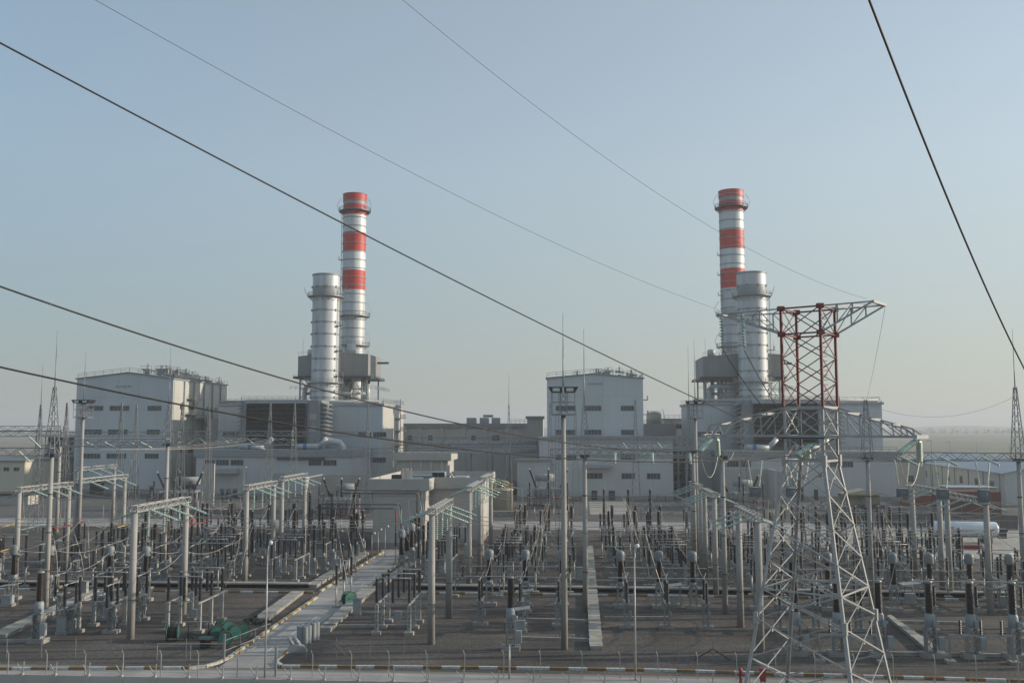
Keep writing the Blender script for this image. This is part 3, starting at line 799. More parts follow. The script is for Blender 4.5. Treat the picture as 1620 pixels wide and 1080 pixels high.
def intake(label, x0, x1, ytop, ybot, Y0, Y1, hl, hr):
    """filter house with rows of weather hoods on front and both sides"""
    xl, xr = xat(x0, Y0), xat(x1, Y0); ox = (xl+xr)/2; z0, z1 = zat(ybot, ox, Y0), zat(ytop, ox, Y0)
    t = T('air_intake', label, 'air intake', (ox, Y0, z0), 0, 'louvred turbine air intakes'); L, R = xl-ox, xr-ox; H = z1-z0; D = Y1-Y0
    MB().box(L, R, 0, D, 0, H).build('housing', 'grey_paint', t)
    fl, fr = xat(hl, Y0)-ox, xat(hr, Y0)-ox
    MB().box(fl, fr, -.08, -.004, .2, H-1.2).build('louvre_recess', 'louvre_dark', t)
    m = MB(); n = 10
    for k in range(n):
        z = .5+(H-1.9)*k/(n-1)
        m.face([(fl,-.09,z+.62),(fr,-.09,z+.62),(fr,-1.5,z),(fl,-1.5,z)]); m.face([(fl,-.09,z+.54),(fl,-1.5,z-.06),(fr,-1.5,z-.06),(fr,-.09,z+.54)])
        m.face([(fl,-1.5,z-.06),(fl,-1.5,z),(fr,-1.5,z),(fr,-1.5,z-.06)])
    for x in (fl, fr): m.box(x-.08, x+.08, -1.45, -.09, .3, H-1.0)
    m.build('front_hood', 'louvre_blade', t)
    for s, X in ((-1, L), (1, R)):
        m = MB()
        for k in range(n):
            z = .5+(H-1.9)*k/(n-1)
            a, b = X+s*.01, X+s*1.9
            m.vprism([(a,z+.9),(b,z+.05),(b,z-.02),(a,z+.25)] if s > 0 else [(b,z+.05),(a,z+.9),(a,z+.25),(b,z-.02)], 2.2, D-2)
        m.build('side_hood', 'grey_paint', t)
    MB().box(fl-.4, fr+.4, -1.6, -.01, H-.95, H+.15).build('top_flashing', 'light_grey_paint', t)
    m = MB()
    for k in range(2):
        z = H*(.3+.27*k); m.box(fr+.6, R-.4, -.10, -.004, z, z+H*.13)
    m.build('service_hatch', 'beige_render', t)
    m = MB(); m.rail([(L,.3,H),(R,.3,H)],1.2,2.2,.09); m.bar((R-.3,-.2,-2),(R-.3,-.2,H+.5),.2); m.bar((L+.3,-.2,-2),(L+.3,-.2,H+.5),.2); m.build('railing', 'galvanised', t)
    return t
intake('louvred grey air intake with ten dark hood rows on the left turbine building', 380, 503, 633, 704, 277, 289.4, 392, 485)
intake('louvred grey air intake with ten dark hood rows behind the lattice tower', 1176, 1330, 633, 704, 277, 289.4, 1192, 1292)
def steel_stack(label, px, wpx, ytop, Y, platy, rings, lit_hood=True, group='silver bypass stacks'):
    X = xat(px, Y); r = wpx/2*Y/1500*1.01; zt = zat(ytop, X, Y)
    t = T('bypass_stack', label, 'stack', (X, Y, 0), 0, group)
    MB().lathe([(r,0),(r,zt-.9),(r*1.0,zt-.3),(r*.96,zt),(r*.88,zt),(r*.88,zt-4)],0,0,40,caps=False).build('shell', 'stack_metal', t)
    m = MB()
    for y in rings:
        z = zat(y, X, Y-r); m.lathe([(r+.002,z-.14),(r+.18,z-.14),(r+.18,z+.14),(r+.002,z+.14)],0,0,32,False,False)
        for k in range(8):
            a = 2*pi*k/8+.3; m.cbox(r*1.03*cos(a), r*1.03*sin(a), z-.35, .5, .5, .7, a)
    m.lathe([(r+.002,zt-.5),(r+.25,zt-.5),(r+.25,zt-.1),(r+.002,zt-.1)],0,0,32,False,False)
    m.build('stiffening_ring', 'grey_paint', t)
    for y in platy:
        z = zat(y, X, Y-r); m = MB(); R2 = r+1.5
        m.lathe([(r+.02,z-.25),(R2,z-.2),(R2,z),(r+.02,z)],0,0,32,False,False)
        for zz in (.55,1.1): m.lathe([(R2-.05,z+zz),(R2,z+zz+.09),(R2+.05,z+zz)],0,0,32,False,False)
        for k in range(28):
            a = 2*pi*k/28; m.bar((R2*cos(a),R2*sin(a),z),(R2*cos(a),R2*sin(a),z+1.2),.09)
            if k % 2: m.bar((r*cos(a),r*sin(a),z-1.6),(R2*cos(a),R2*sin(a),z-.2),.12)
        m.bar((-R2,-1,z),(-R2-1.2,-1,z+2.8),.12); m.bar((R2,-1,z),(R2+.9,-1,z+3),.12)
        m.build('platform', 'galvanised', t)
        if y == platy[0]:
            MB().lathe([(r+.08,z+.1),(r+.08,z+2.6)],0,0,32,False).build('silencer_band', 'grey_paint', t)
    m = MB(); a = -.25; lx, ly = (r+.7)*cos(a), (r+.7)*sin(a); zh = zat(platy[0], X, Y)
    m.bar((lx,ly,20),(lx,ly,zh),.09); m.bar((lx+.3,ly+.5,20),(lx+.3,ly+.5,zh),.09)
    for k in range(int((zh-20)/.8)): m.bar((lx,ly,20+k*.8),(lx+.3,ly+.5,20+k*.8),.07)
    for k in range(4):
        z = 28+k*(zh-30)/4; m.box(lx-.6,lx+1.4,ly-.8,ly+1,z-.12,z); m.rail([(lx+1.3,ly-.8,z),(lx+1.3,ly+1,z)],1.1,.9,.08)
    m.build('ladder', 'galvanised', t)
    return t
steel_stack('stout silver stack standing before the left striped chimney', 512.3, 42.5, 434.5, 297, (466.5, 604), (452, 489, 508, 527, 547, 566.5, 585, 618, 628))
steel_stack('stout silver stack standing before the right striped chimney', 1193.8, 44.5, 431.5, 297, (465.5, 603), (450, 487, 506, 525.5, 545, 566, 586, 616, 626))
def chimney(label, px, wpx, Y, ys, platy, group='red and white striped chimneys'):
    """ys: band edges from the top"""
    X = xat(px, Y); r = wpx/2*Y/1500
    t = T('striped_chimney', label, 'chimney', (X, Y, 0), 0, group)
    kinds = ('red_paint','grey_paint','red_paint','chimney_white','red_paint','chimney_white','red_paint')
    names = {'red_paint':'red_band','grey_paint':'grey_band','chimney_white':'white_band'}
    zs = [zat(y, X, Y-r) for y in ys]
    for k, kd in enumerate(kinds):
        rr = r*(1.04 if k == 0 else 1); 
        MB().lathe([(rr,zs[k+1]),(rr,zs[k])],0,0,36,False).build(names[kd], kd, t)
    MB().lathe([(r,0),(r,zs[-1])],0,0,36,False).build('steel_shell', 'stack_metal', t)
    MB().lathe([(r*1.04,zs[0]),(r*1.07,zs[0]+.15),(r*.92,zs[0]+.15),(r*.92,zs[0]-4)],0,0,36,False).build('rim', 'dark_metal', t)
    m = MB(); z = 30
    while z < zs[0]-1:
        m.lathe([(r+.002,z-.12),(r+.2,z-.12),(r+.2,z+.12),(r+.002,z+.12)],0,0,32,False,False); z += 3.05
    m.build('stiffening_ring', 'grey_paint', t)
    for j, y in enumerate(platy):
        z = zat(y, X, Y-r); m = MB(); R2 = r+(1.5 if j == 0 else 1.8)
        arc = range(32)
        m.lathe([(r+.02,z-.3),(R2,z-.2),(R2,z),(r+.02,z)],0,0,32,False,False)
        for zz in (.6,1.2): m.lathe([(R2-.05,z+zz),(R2,z+zz+.1),(R2+.05,z+zz)],0,0,32,False,False)
        for k in range(26):
            a = 2*pi*k/26; m.bar((R2*cos(a),R2*sin(a),z),(R2*cos(a),R2*sin(a),z+1.25),.09)
            if k % 2: m.bar((r*cos(a),r*sin(a),z-1.5),(R2*cos(a),R2*sin(a),z-.2),.12)
        for s in (-1, 1): m.tube([(s*R2,-1,z),(s*(R2+.6),-1,z+1.8),(s*(R2+.1),-1,z+3.4),(s*(R2-.9),-1,z+4.6)],.06)
        m.build('platform', 'dark_metal' if j == 0 else 'galvanised', t)
    m = MB(); a = pi+.35; lx, ly = (r+.5)*cos(a), (r+.5)*sin(a)
    for s in (0,.5): m.bar((lx,ly+s,22),(lx,ly+s,zat(platy[0],X,Y)),.09)
    for k in range(8):
        z = 30+k*7; m.box(lx-.9,lx+.3,ly-.5,ly+1,z-.12,z); m.rail([(lx-.85,ly-.5,z),(lx-.85,ly+1,z)],1,.9,.08)
    m.build('ladder', 'galvanised', t)
chimney('tall red and white striped chimney at the left', 556.3, 37.2, 330, (304.8,314.5,320.5,338,365.5,395.5,426,457), (331, 498, 545))
chimney('tall red and white striped chimney at the right', 1164, 37.8, 330, (299,309,315,331,362,392,423,454), (325, 496, 547))
def casing(label, pts, ytop, ybot, yroof, Y0, Y1):
    """pts: px of the four plan points across the front incl. chamfers"""
    xl, xr = xat(pts[0], Y0), xat(pts[1], Y0); ox = (xl+xr)/2; z1, z0 = zat(ytop, ox, Y0), zat(ybot, ox, Y0); zr = zat(yroof, ox, Y0)
    t = T('boiler_casing', label, 'boiler casing', (ox, Y0, zr), 0, 'grey boiler casings on steel legs'); L, R = xl-ox, xr-ox; D = Y1-Y0
    m = MB(); m.vprism([(L,z0-zr),(R,z0-zr),(R,z1-zr+.6),((L+R)/2+2,z1-zr+1.2),(L,z1-zr)], 0, D); m.build('casing', 'casing_grey', t)
    m = MB(); m.box(L-1.2, R+1.2, -1.2, D+1.2, z0-zr-.75, z0-zr-.004); m.box(R+1.2,R+5,D*.4,D*.45,z1-zr-2.1,z1-zr-1.5); m.build('deck', 'dark_metal', t)
    m = MB(); H = z0-zr-.75; n = 6
    for k in range(n):
        x = L+.6+(R-L-1.2)*k/(n-1)
        for y in (.8, D-.8): MB().bar((x,y,-3),(x,y,H),.45).build('steel_leg', 'galvanised', t)
    for k in range(n-1):
        xa = L+.6+(R-L-1.2)*k/(n-1); xb = L+.6+(R-L-1.2)*(k+1)/(n-1)
        if k in (0, 3, 4): m.bar((xa,.8,0),(xb,.8,H),.18); m.bar((xb,.8,0),(xa,.8,H),.18)
        m.bar((xa,.8,H*.5),(xb,.8,H*.5),.25)
    m.build('leg_bracing', 'galvanised', t)
    m = MB()
    for k in range(9):
        x = L+2+(R-L-4)*random.random(); y = random.uniform(1.5, D-2); MB().cyl((x,y,-2),(x,y,H),random.uniform(.35,.8),n=10).build('riser_pipe', 'stack_metal', t)
    m = MB(); z = H*.55; m.tube([(L+2,1.3,-1),(L+2,1.3,z),(L+3,1.3,z+.8),(L+11,1.3,z+.8),(L+12,1.3,z),(L+12,1.3,-1)],.75,10)
    m.build('steam_pipe', 'stack_metal', t)
    MB().cyl((L+1,2.2,H*.3),(R-1,2.2,H*.3),.5,n=10).build('header_pipe', 'stack_metal', t)
    m = MB(); m.rail([(L-1.1,-1.1,z0-zr-.75),(R+1.1,-1.1,z0-zr-.75),(R+1.1,D,z0-zr-.75)],1.2,1.8,.09); m.rail([(L-2,-1.5,H*.45),(R+3,-1.5,H*.45),(R+3,D,H*.45)],1.2,1.8,.09)
    m.rail([(L,.2,z1-zr+.3),(R,.2,z1-zr+.6)],1.0,3,.06); m.bar((L+1,2,z1-zr),(L+1,2,z1-zr+6),.07); m.bar((R-2,2,z1-zr),(R-2,2,z1-zr+5),.07)
    m.build('walkway', 'galvanised', t)
    m = MB(); m.lathe([(1.3,z1-zr+.3),(1.3,z1-zr+2.2),(.7,z1-zr+2.6)],L+3.2,4,14); m.lathe([(1.5,z1-zr+.3),(1.5,z1-zr+4),(.9,z1-zr+4.4)],R-7,6,14); m.lathe([(.8,z1-zr+.3),(.8,z1-zr+4)],R-11,6,12)
    m.build('steam_vent', 'stack_metal', t)
    MB().box(R-14,R-12,-.5,-.01,z0-zr+.3,z0-zr+2.2).build('hatch', 'dark_metal', t)
casing('grey boxy boiler casing on steel legs around the left stacks', (469.5, 581), 563, 595, 632, 303, 323)
casing('grey boxy boiler casing on steel legs around the right stacks', (1114, 1239), 563.5, 596, 632, 303, 323)
# ------------------------------------------------------------------ middle distance buildings
def grey_block():
    Y0 = 335; xl, xr = xat(632, Y0), xat(838, Y0); ox = (xl+xr)/2; zr = zat(669.5, ox, Y0)
    t = T('grey_office_block', 'long dull grey flat roofed building between the two plant units', 'building', (ox, Y0, 0)); L, R = xl-ox, xr-ox
    MB().box(L, R, 0, 20, 0, zr-1.6).build('wall', 'pale_render', t)
    MB().box(L-.5, R+.5, -.5, 20.5, zr-1.597, zr).build('roof', 'roof_grey', t)
    m = MB()
    for px in (640, 664, 699, 733, 767, 802, 836):
        x = xat(px, Y0)-ox; m.box(x-.8, x+.8, -.45, -.01, 0, zr-1.61)
    m.build('pilaster', 'pale_render', t)
    for a, b in ((646,652),(678,684),(746,752),(779,790)): window(t, xat(a,Y0)-ox, xat(b,Y0)-ox, zat(696,ox,Y0), zat(689,ox,Y0), 0, 2)
    m = MB(); 
    for a, b in ((736,750),(757,770),(776,790)): m.box(xat(a,Y0)-ox, xat(b,Y0)-ox, 4, 9, zr, zat(664,ox,Y0)+.8)
    m.box(xat(762,Y0)-ox, xat(778,Y0)-ox, 5, 8, zr+2.2, zr+3.1)
    m.build('roof_unit', 'grey_paint', t)
    MB().rail([(xat(808,Y0)-ox,2,zr),(xat(836,Y0)-ox,2,zr)],1.4,1.4,.12).build('roof_railing', 'yellow_paint', t)
    Y1 = 325; xl, xr = xat(834, Y1), xat(859, Y1); o2 = (xl+xr)/2; z2 = zat(658, o2, Y1)
    t = T('stair_tower', 'square grey stair tower at the right end of the long grey building', 'tower', (o2, Y1, 0))
    MB().box(xl-o2, xr-o2, 0, 7, 0, z2-.9).build('wall', 'beige_render', t)
    MB().box(xl-o2-.5, xr-o2+.5, -.5, 7.5, z2-.897, z2).build('roof', 'grey_render', t)
grey_block()
def pipe_bridge(label, pxa, pxb, yb, yt, Y, n):
    xa, xb = xat(pxa, Y), xat(pxb, Y); z0, z1 = zat(yb, (xa+xb)/2, Y), zat(yt, (xa+xb)/2, Y)
    t = T('pipe_bridge', label, 'pipe bridge', (xa, Y, 0))
    m = MB(); m.lbeam((0,0,z0),(xb-xa,0,z0),3,z1-z0,n,.25,.14)
    for f in (0,.33,.66,1):
        for s in (-1.3,1.3): m.bar(((xb-xa)*f,s,0),((xb-xa)*f,s,z0),.35)
    m.build('truss', 'galvanised', t)
    m = MB()
    for k in range(6): m.cyl((0,-1+.4*k,z0+.3+.35*(k%3)),(xb-xa,-1+.4*k,z0+.3+.35*(k%3)),.22,n=8)
    m.build('pipe', 'stack_metal', t)
pipe_bridge('long lattice pipe bridge crossing before the grey building, upper one', 643, 850, 703, 692, 300, 26)
pipe_bridge('long lattice pipe bridge crossing before the grey building, lower one', 690, 858, 717, 707, 290, 22)
pipe_bridge('lattice pipe bridge with tanks between the middle hall and right turbine building', 1060, 1096, 712, 690, 285, 6)
def pipe_tower():
    Y = 286; x0, x1 = xat(1064, Y), xat(1092, Y); t = T('pipe_structure', 'dark open steel structure full of pipes right of the middle hall', 'pipe structure', (x0, Y, 0))
    m = MB(); w = x1-x0
    for x in (0, w*.5, w):
        for y in (0, 6): m.bar((x,y,0),(x,y,14),.35)
    for z in (3,6,9,12,14):
        m.bar((0,0,z),(w,0,z),.3); m.bar((0,6,z),(w,6,z),.3); m.bar((0,0,z),(w,0,z-3),.15)
    m.build('frame', 'dark_metal', t)
    m = MB()
    for k in range(14): z = random.uniform(1,13); m.cyl((.2,random.uniform(1,5),z),(w-.2,random.uniform(1,5),z),random.uniform(.2,.5),n=8)
    m.build('pipe', 'grey_paint', t)
    MB().box(-.5,w+.5,6.4,6.8,0,13).build('back_panel', 'louvre_dark', t)
    Y = 262; x0 = xat(1030, 330); t = T('roof_tank', 'small round pale tank with a rail on a beige block behind the middle hall', 'tank', (x0, 330, 0))
    MB().box(-6,8,-6,6,0,zat(670,x0,330)).build('block', 'beige_render', t)
    z = zat(670,x0,330); MB().lathe([(2.6,z),(2.6,z+3.2),(2.0,z+3.9),(.3,z+4.2)],1,0,18).build('tank', 'cream_wall', t)
    m = MB(); m.rail([(-4,-3,z),(7,-3,z),(7,3,z)],1.2,1.4,.09); m.rail([(-1,-2.5,z+3.2),(3,-2.5,z+3.2)],1.1,1,.09); m.bar((5,-2,z),(3.8,-2,z+5),.15); m.build('railing', 'galvanised', t)
    x0, x1 = xat(1050, 340), xat(1100, 340); t = T('back_block', 'low pale building with yellow roof rail behind the middle hall', 'building', (x0, 340, 0))
    z = zat(664,x0,340); MB().box(0,x1-x0,0,10,0,z).build('wall', 'cladding_pale', t); MB().box(-.4,x1-x0+.4,-.4,10.4,z+.003,z+.5).build('roof', 'roof_grey', t)
    window(t, 2, 7, z-3, z-1.5, 0, 3); MB().rail([(0,.3,z+.5),(x1-x0,.3,z+.5)],1.2,1.6,.1).build('roof_railing', 'yellow_paint', t)
pipe_tower()
def left_process():
    Y = 288; x0, x1 = xat(58, Y), xat(119, Y); w = x1-x0
    t = T('process_structure', 'dark steel process structure with stacked vessels left of the left hall', 'process structure', (x0, Y, 0))
    m = MB()
    for k in range(5):
        for y in (0, 7): m.bar((w*k/4,y,0),(w*k/4,y,17),.3)
    for z in (4,8,11,14,17): m.bar((0,0,z),(w,0,z),.35); m.bar((0,7,z),(w,7,z),.35)
    for k in range(4): m.bar((w*k/4,0,8),(w*(k+1)/4,0,11),.16)
    m.rail([(0,0,17),(w,0,17)],1.2,1.5,.09)
    m.build('frame', 'galvanised', t)
    m = MB()
    for k in range(8):
        m.cyl((1+w*.11*k,3.5,random.choice((4,8,11))),(1+w*.11*k+1.5,3.5,random.choice((8,11,14))),.8,n=10); z = random.choice((4.6,8.6,11.6)); m.cyl((w*.1*k,3,z),(w*.1*k+4,3,z),.7,n=10)
    m.build('vessel', 'grey_paint', t)
    MB().box(0,w,7.3,7.6,0,16.5).build('back_panel', 'louvre_dark', t)
    MB().box(w*.45,w*.62,-.6,2,5.2,6.6).build('generator_box', 'yellow_paint', t)
    Y = 262; xl, xr = xat(-60, Y), xat(42, Y); ox = (xl+xr)/2; z = zat(727, ox, Y)
    t = T('cream_store', 'low sunlit cream store building with small windows at the left edge', 'building', (ox, Y, 0)); L, R = xl-ox, xr-ox
    MB().box(L,R,0,26,0,z-.5).build('wall', 'cream_wall', t); MB().box(L-.5,R+.5,-.5,26.5,z-.497,z).build('roof', 'roof_grey', t)
    MB().box(R+.002,R+.09,.3,25.7,.2,z-.7).build('end_cladding', 'cream_wall', t)
    for a in (-5, 9.5, 25.5): window(t, xat(a,Y)-ox, xat(a+8,Y)-ox, zat(744,ox,Y), zat(739,ox,Y), 0, 2)
    x0 = xat(20, 236); t = T('low_shed', 'low brown shed roof before the cream store at the left edge', 'shed', (x0, 236, 0))
    MB().box(-9,5,0,5,0,2.4).build('wall', 'beige_render', t); MB().vprism([(-9.5,2.403),(5.5,2.403),(5.5,2.7),(-9.5,3.1)],-.5,5.5).build('roof', 'wood_dark', t)
left_process()
def control_building():
    Y0 = 156; xl, xs, xr = xat(592, Y0), xat(674, Y0), xat(759, 161); ox = xl; H = zat(757, xat(620,Y0), Y0)
    t = T('control_building', 'flat roofed grey beige control building in the yard with rooftop units', 'building', (ox, Y0, 0)); S, R = xs-ox, xr-ox
    D = 26; b = 1.85
    MB().prism([(0,0),(S,0),(S,5.5),(R,5.5),(R,D),(0,D)], 1.0, H-b).build('wall', 'beige_render', t)
    MB().prism([(-.06,-.06),(S+.06,-.06),(S+.06,5.44),(R+.06,5.44),(R+.06,D+.06),(-.06,D+.06)], -.02, .997).build('plinth', 'grey_render', t)
    o = .75; w = .35; z0, z1 = H-b+.003, H
    m = MB()
    out = [(-o,-o),(S+o,-o),(S+o,5.5-o),(R+o,5.5-o),(R+o,D+o),(-o,D+o)]
    inn = [(-o+w,-o+w),(S+o-w,-o+w),(S+o-w,5.5-o+w),(R+o-w,5.5-o+w),(R+o-w,D+o-w),(-o+w,D+o-w)]
    for k in range(6):
        k2 = (k+1) % 6; m.prism([out[k],out[k2],inn[k2],inn[k]], z0, z1)
    m.build('parapet', 'beige_render', t)
    MB().prism(inn, z0, z0+.3).build('roof', 'light_grey_paint', t)
    f = MB()      # recessed wall panels on the front
    f.box(1.0, S-1.4, -.12, -.004, 1.0, 1.5); f.box(.01, 1.0, -.14, -.004, 1.0, H-b-.01); f.box(S-1.4, S-.01, -.14, -.004, 1.0, H-b-.01); f.box(1.0, S-1.4, -.14, -.004, H-b-.9, H-b-.01)
    f.box(S-.02, S+.12, 5.36, 5.49, 1, H-b-.01)
    f.build('wall_frame', 'beige_render', t)
    zr = z0+.3
    def unit(a, b_, y, h, nm, mt, y1=None):
        x0, x1 = xat(a, Y0+y)-ox, xat(b_, Y0+y)-ox; MB().box(x0, x1, y, y+(y1 or 2.5), zr, zr+h).build(nm, mt, t)
    o2 = MB().box(xat(684,166)-ox, xat(704,166)-ox, 10, 12, zr, zr+2.2).build('chiller', 'light_grey_paint', t)
    m = MB(); x0, x1 = xat(684,166)-ox, xat(704,166)-ox; m.box(x0+.1,(x0+x1)/2-.05,9.94,9.996,zr+.15,zr+2.1); m.box((x0+x1)/2+.05,x1-.1,9.94,9.996,zr+.15,zr+2.1); m.build('fan_grille', 'louvre_dark', o2)
    unit(646, 668, 13, 1.0, 'air_duct', 'stack_metal'); unit(718, 738, 15, 1.1, 'air_duct', 'light_grey_paint', 5); unit(622, 632, 8, .9, 'roof_unit', 'light_grey_paint'); unit(708,724,6.6,.5,'air_duct','stack_metal'); unit(648,672,8,.6,'air_duct','stack_metal')
    unit(706, 712, 14, 3.2, 'roof_hut', 'beige_render'); unit(652,690,16,1.3,'roof_unit','grey_paint')
    m = MB()
    for px in (637.5, 645.5):
        x = xat(px, 163)-ox; z = zr
        for s in (0,.55): m.tube([(x+s,7,z-1),(x+s,7,z+2.2),(x+s,7.15,z+2.7),(x+s,7.6,z+2.9),(x+s,8.0,z+2.6),(x+s,8.1,z)],.06)
        for k in range(8): m.bar((x,7,z+k*.32),(x+.55,7,z+k*.32),.05)
    m.build('roof_ladder', 'pale_metal', t)
    MB().tube([(x1+.4,10.5,zr),(x1+.4,10.5,zr+1.4),(x1+1,10.5,zr+1.9),(x1+1.4,10.5,zr+1.2),(x1+1.4,10.5,zr)],.3,8).build('duct_elbow', 'pale_metal', t)
    MB().cbox(xat(622,172)-ox,18,zr,2.4,1.5,1.3,.2).build('roof_unit', 'louvre_dark', t)
control_building()
def back_lodge():
    Y0 = 222; xl, xr = xat(622, Y0), xat(714, Y0); ox = (xl+xr)/2; z1 = zat(717, ox, Y0)
    t = T('low_annex', 'low grey beige building with a thick roof slab behind the control building', 'building', (ox, Y0, 0)); L, R = xl-ox, xr-ox
    MB().box(L+.8,R-.8,.8,11,0,z1-1.6).build('wall', 'beige_render', t); MB().box(L,R,0,12,z1-1.597,z1).build('roof', 'beige_render', t)
    for k in range(4):
        x = L+4+k*2.4; MB().box(x,x+.5,.5,.795,0,z1-1.61).build('pier', 'pale_render', t)
    MB().bar((R-.9,.4,0),(R-.9,.4,z1-1.61),.3).build('corner_column', 'cream_wall', t)
back_lodge()
def water_tank():
    Y = 217; X = xat(794, Y); h = zat(773, X, Y); r = 2.5
    t = T('water_tank', 'round cream tank with yellow pipes on its top right of the control building', 'tank', (X, Y, 0))
    MB().lathe([(r,0),(r,h-.3),(r+.1,h-.3),(r+.1,h),(.1,h+.3)],0,0,24).build('shell', 'cream_wall', t)
    m = MB()
    for k in range(12):
        a = 2*pi*k/12; m.bar((r*cos(a),r*sin(a),h),(r*cos(a),r*sin(a),h+1.1),.08); a2 = 2*pi*(k+1)/12
        for z in (.6,1.1): m.bar((r*cos(a),r*sin(a),h+z),(r*cos(a2),r*sin(a2),h+z),.08)
    m.tube([(-1.5,-.5,h),(-1.5,-.5,h+1.6),(0,-1,h+1.9),(1.6,-1,h+1.5),(1.6,-1,h+.2)],.2,8)
    m.build('yellow_railing', 'yellow_paint', t)
    MB().tube([(r,-1,h+.4),(r+2.2,-1,h+.2),(r+2.2,-1,0)],.15,6).build('outlet_pipe', 'stack_metal', t)
    o = MB().box(-4,6,-5.5,-3.6,0,1.3).build('tank_plinth', 'concrete', t)
water_tank()
# ------------------------------------------------------------------ transformers
def transformer(label, px, ybase, wpx, ytop, consx, wall=None, flip=1):
    X, Y = gp(px, ybase); s = Y/1500; W = wpx*s; H = zat(ytop, X, Y)
    t = T('power_transformer', label, 'transformer', (X, Y, 0), 0, 'large oil transformers before the plant')
    h = H*.52
    MB().box(-W*.36, W*.36, -1.6, 1.6, .5, h).build('tank', 'light_grey_paint', t)
    MB().box(-W*.55, W*.55, -2.6, 2.6, -.02, .5).build('footing', 'concrete', t)
    m = MB(); n = 9
    for k in range(n):
        x = -W*.5+W*k/(n-1)
        for j in range(5): m.box(x-W*.03, x+W*.03, -2.5+j*.16, -2.42+j*.16, .9, h*.95)
        m.box(x-W*.035, x+W*.035, -2.55, -1.6, h*.93, h*.97); m.box(x-W*.035, x+W*.035, -2.55, -1.6, .85, .95)
    m.build('radiator', 'light_grey_paint', t)
    m = MB(); c = consx*W; m.cyl((c-W*.24,.8,H*.78),(c+W*.24,.8,H*.78),H*.1,n=18); m.bar((c-W*.15,.8,h),(c-W*.15,.8,H*.7),.2); m.bar((c+W*.15,.8,h),(c+W*.15,.8,H*.7),.2)
    m.build('conservator', 'light_grey_paint', t)
    for k, a in enumerate((-.38, 0, .38)):
        b = Vector((a*W*.8,-.6,h)); e = Vector((a*W*1.25,-.8,H)); d = (e-b)
        m = MB(); m.cyl(b, b+d*.3, .3, .26, 10); nn = 9
        for j in range(nn):
            p = b+d*(.3+.68*j/nn); q = b+d*(.3+.68*(j+1)/nn); m.cyl(p, q, .30, .17, 10)
        m.build('bushing', 'black_porcelain', t); 
        MB().cyl(e-d*.03, e+d.normalized()*.3, .12, n=8).build('terminal', 'white_paint', t)
    m = MB()
    for k in range(3):
        x = W*(-.3+.3*k); m.tube([(x,-2.7,.5),(x,-2.8,h*.7),(x+.6,-2.8,h*.9)],.12); m.bar((x-.6,-3,0),(x-.6,-3,h*1.05),.14); m.bar((x+.6,-3,0),(x+.6,-3,h*1.05),.14); m.bar((x-.6,-3,h*1.05),(x+.6,-3,h*1.05),.14)
    m.build('pipework', 'galvanised', t)
    m = MB(); m.cyl((-W*.6,-3.3,h*.55),(W*.6,-3.3,h*.55),.13,n=8); m.cyl((-W*.6,-3.3,.9),(W*.6,-3.3,.9),.13,n=8); m.build('fire_main', 'red_tube', t)
transformer('large grey transformer before the left hall with a round conservator end and red fire pipes', 285, 806, 78, 747, .12)
transformer('grey transformer with three fanned black bushings against the beige fire wall', 541, 818, 60, 757, .05)
transformer('grey transformer at the foot of the middle hall left of the floodlight mast', 868, 803, 62, 742, -.1)
transformer('grey transformer before the beige wall left of the lattice tower', 1170, 806, 60, 752, .1)
def firewall(label, pxl, pxr, ytop, ybase, wing, D=10):
    X0, Y0 = gp(pxl, ybase); X1 = xat(pxr, Y0); H = zat(ytop, X0, Y0)
    t = T('fire_wall', label, 'fire wall', (X0, Y0, 0)); w = X1-X0
    MB().box(0, w, 0, .5, -.02, H).build('back_wall', 'beige_render', t)
    for s in wing:
        x = 0 if s < 0 else w; MB().box(x-.25, x+.25, -D, -.004, -.02, H+.004).build('wing_wall', 'beige_render', t)
firewall('beige fire wall with a sunlit wing behind the fanned bushings', 508, 588, 750, 804, (-1,), 14)
firewall('beige fire wall behind the transformer at the left hall', 318, 341, 733, 800, (), 8)
firewall('beige fire wall left of the lattice tower behind a transformer', 1144, 1214, 741, 799, (1,), 9)
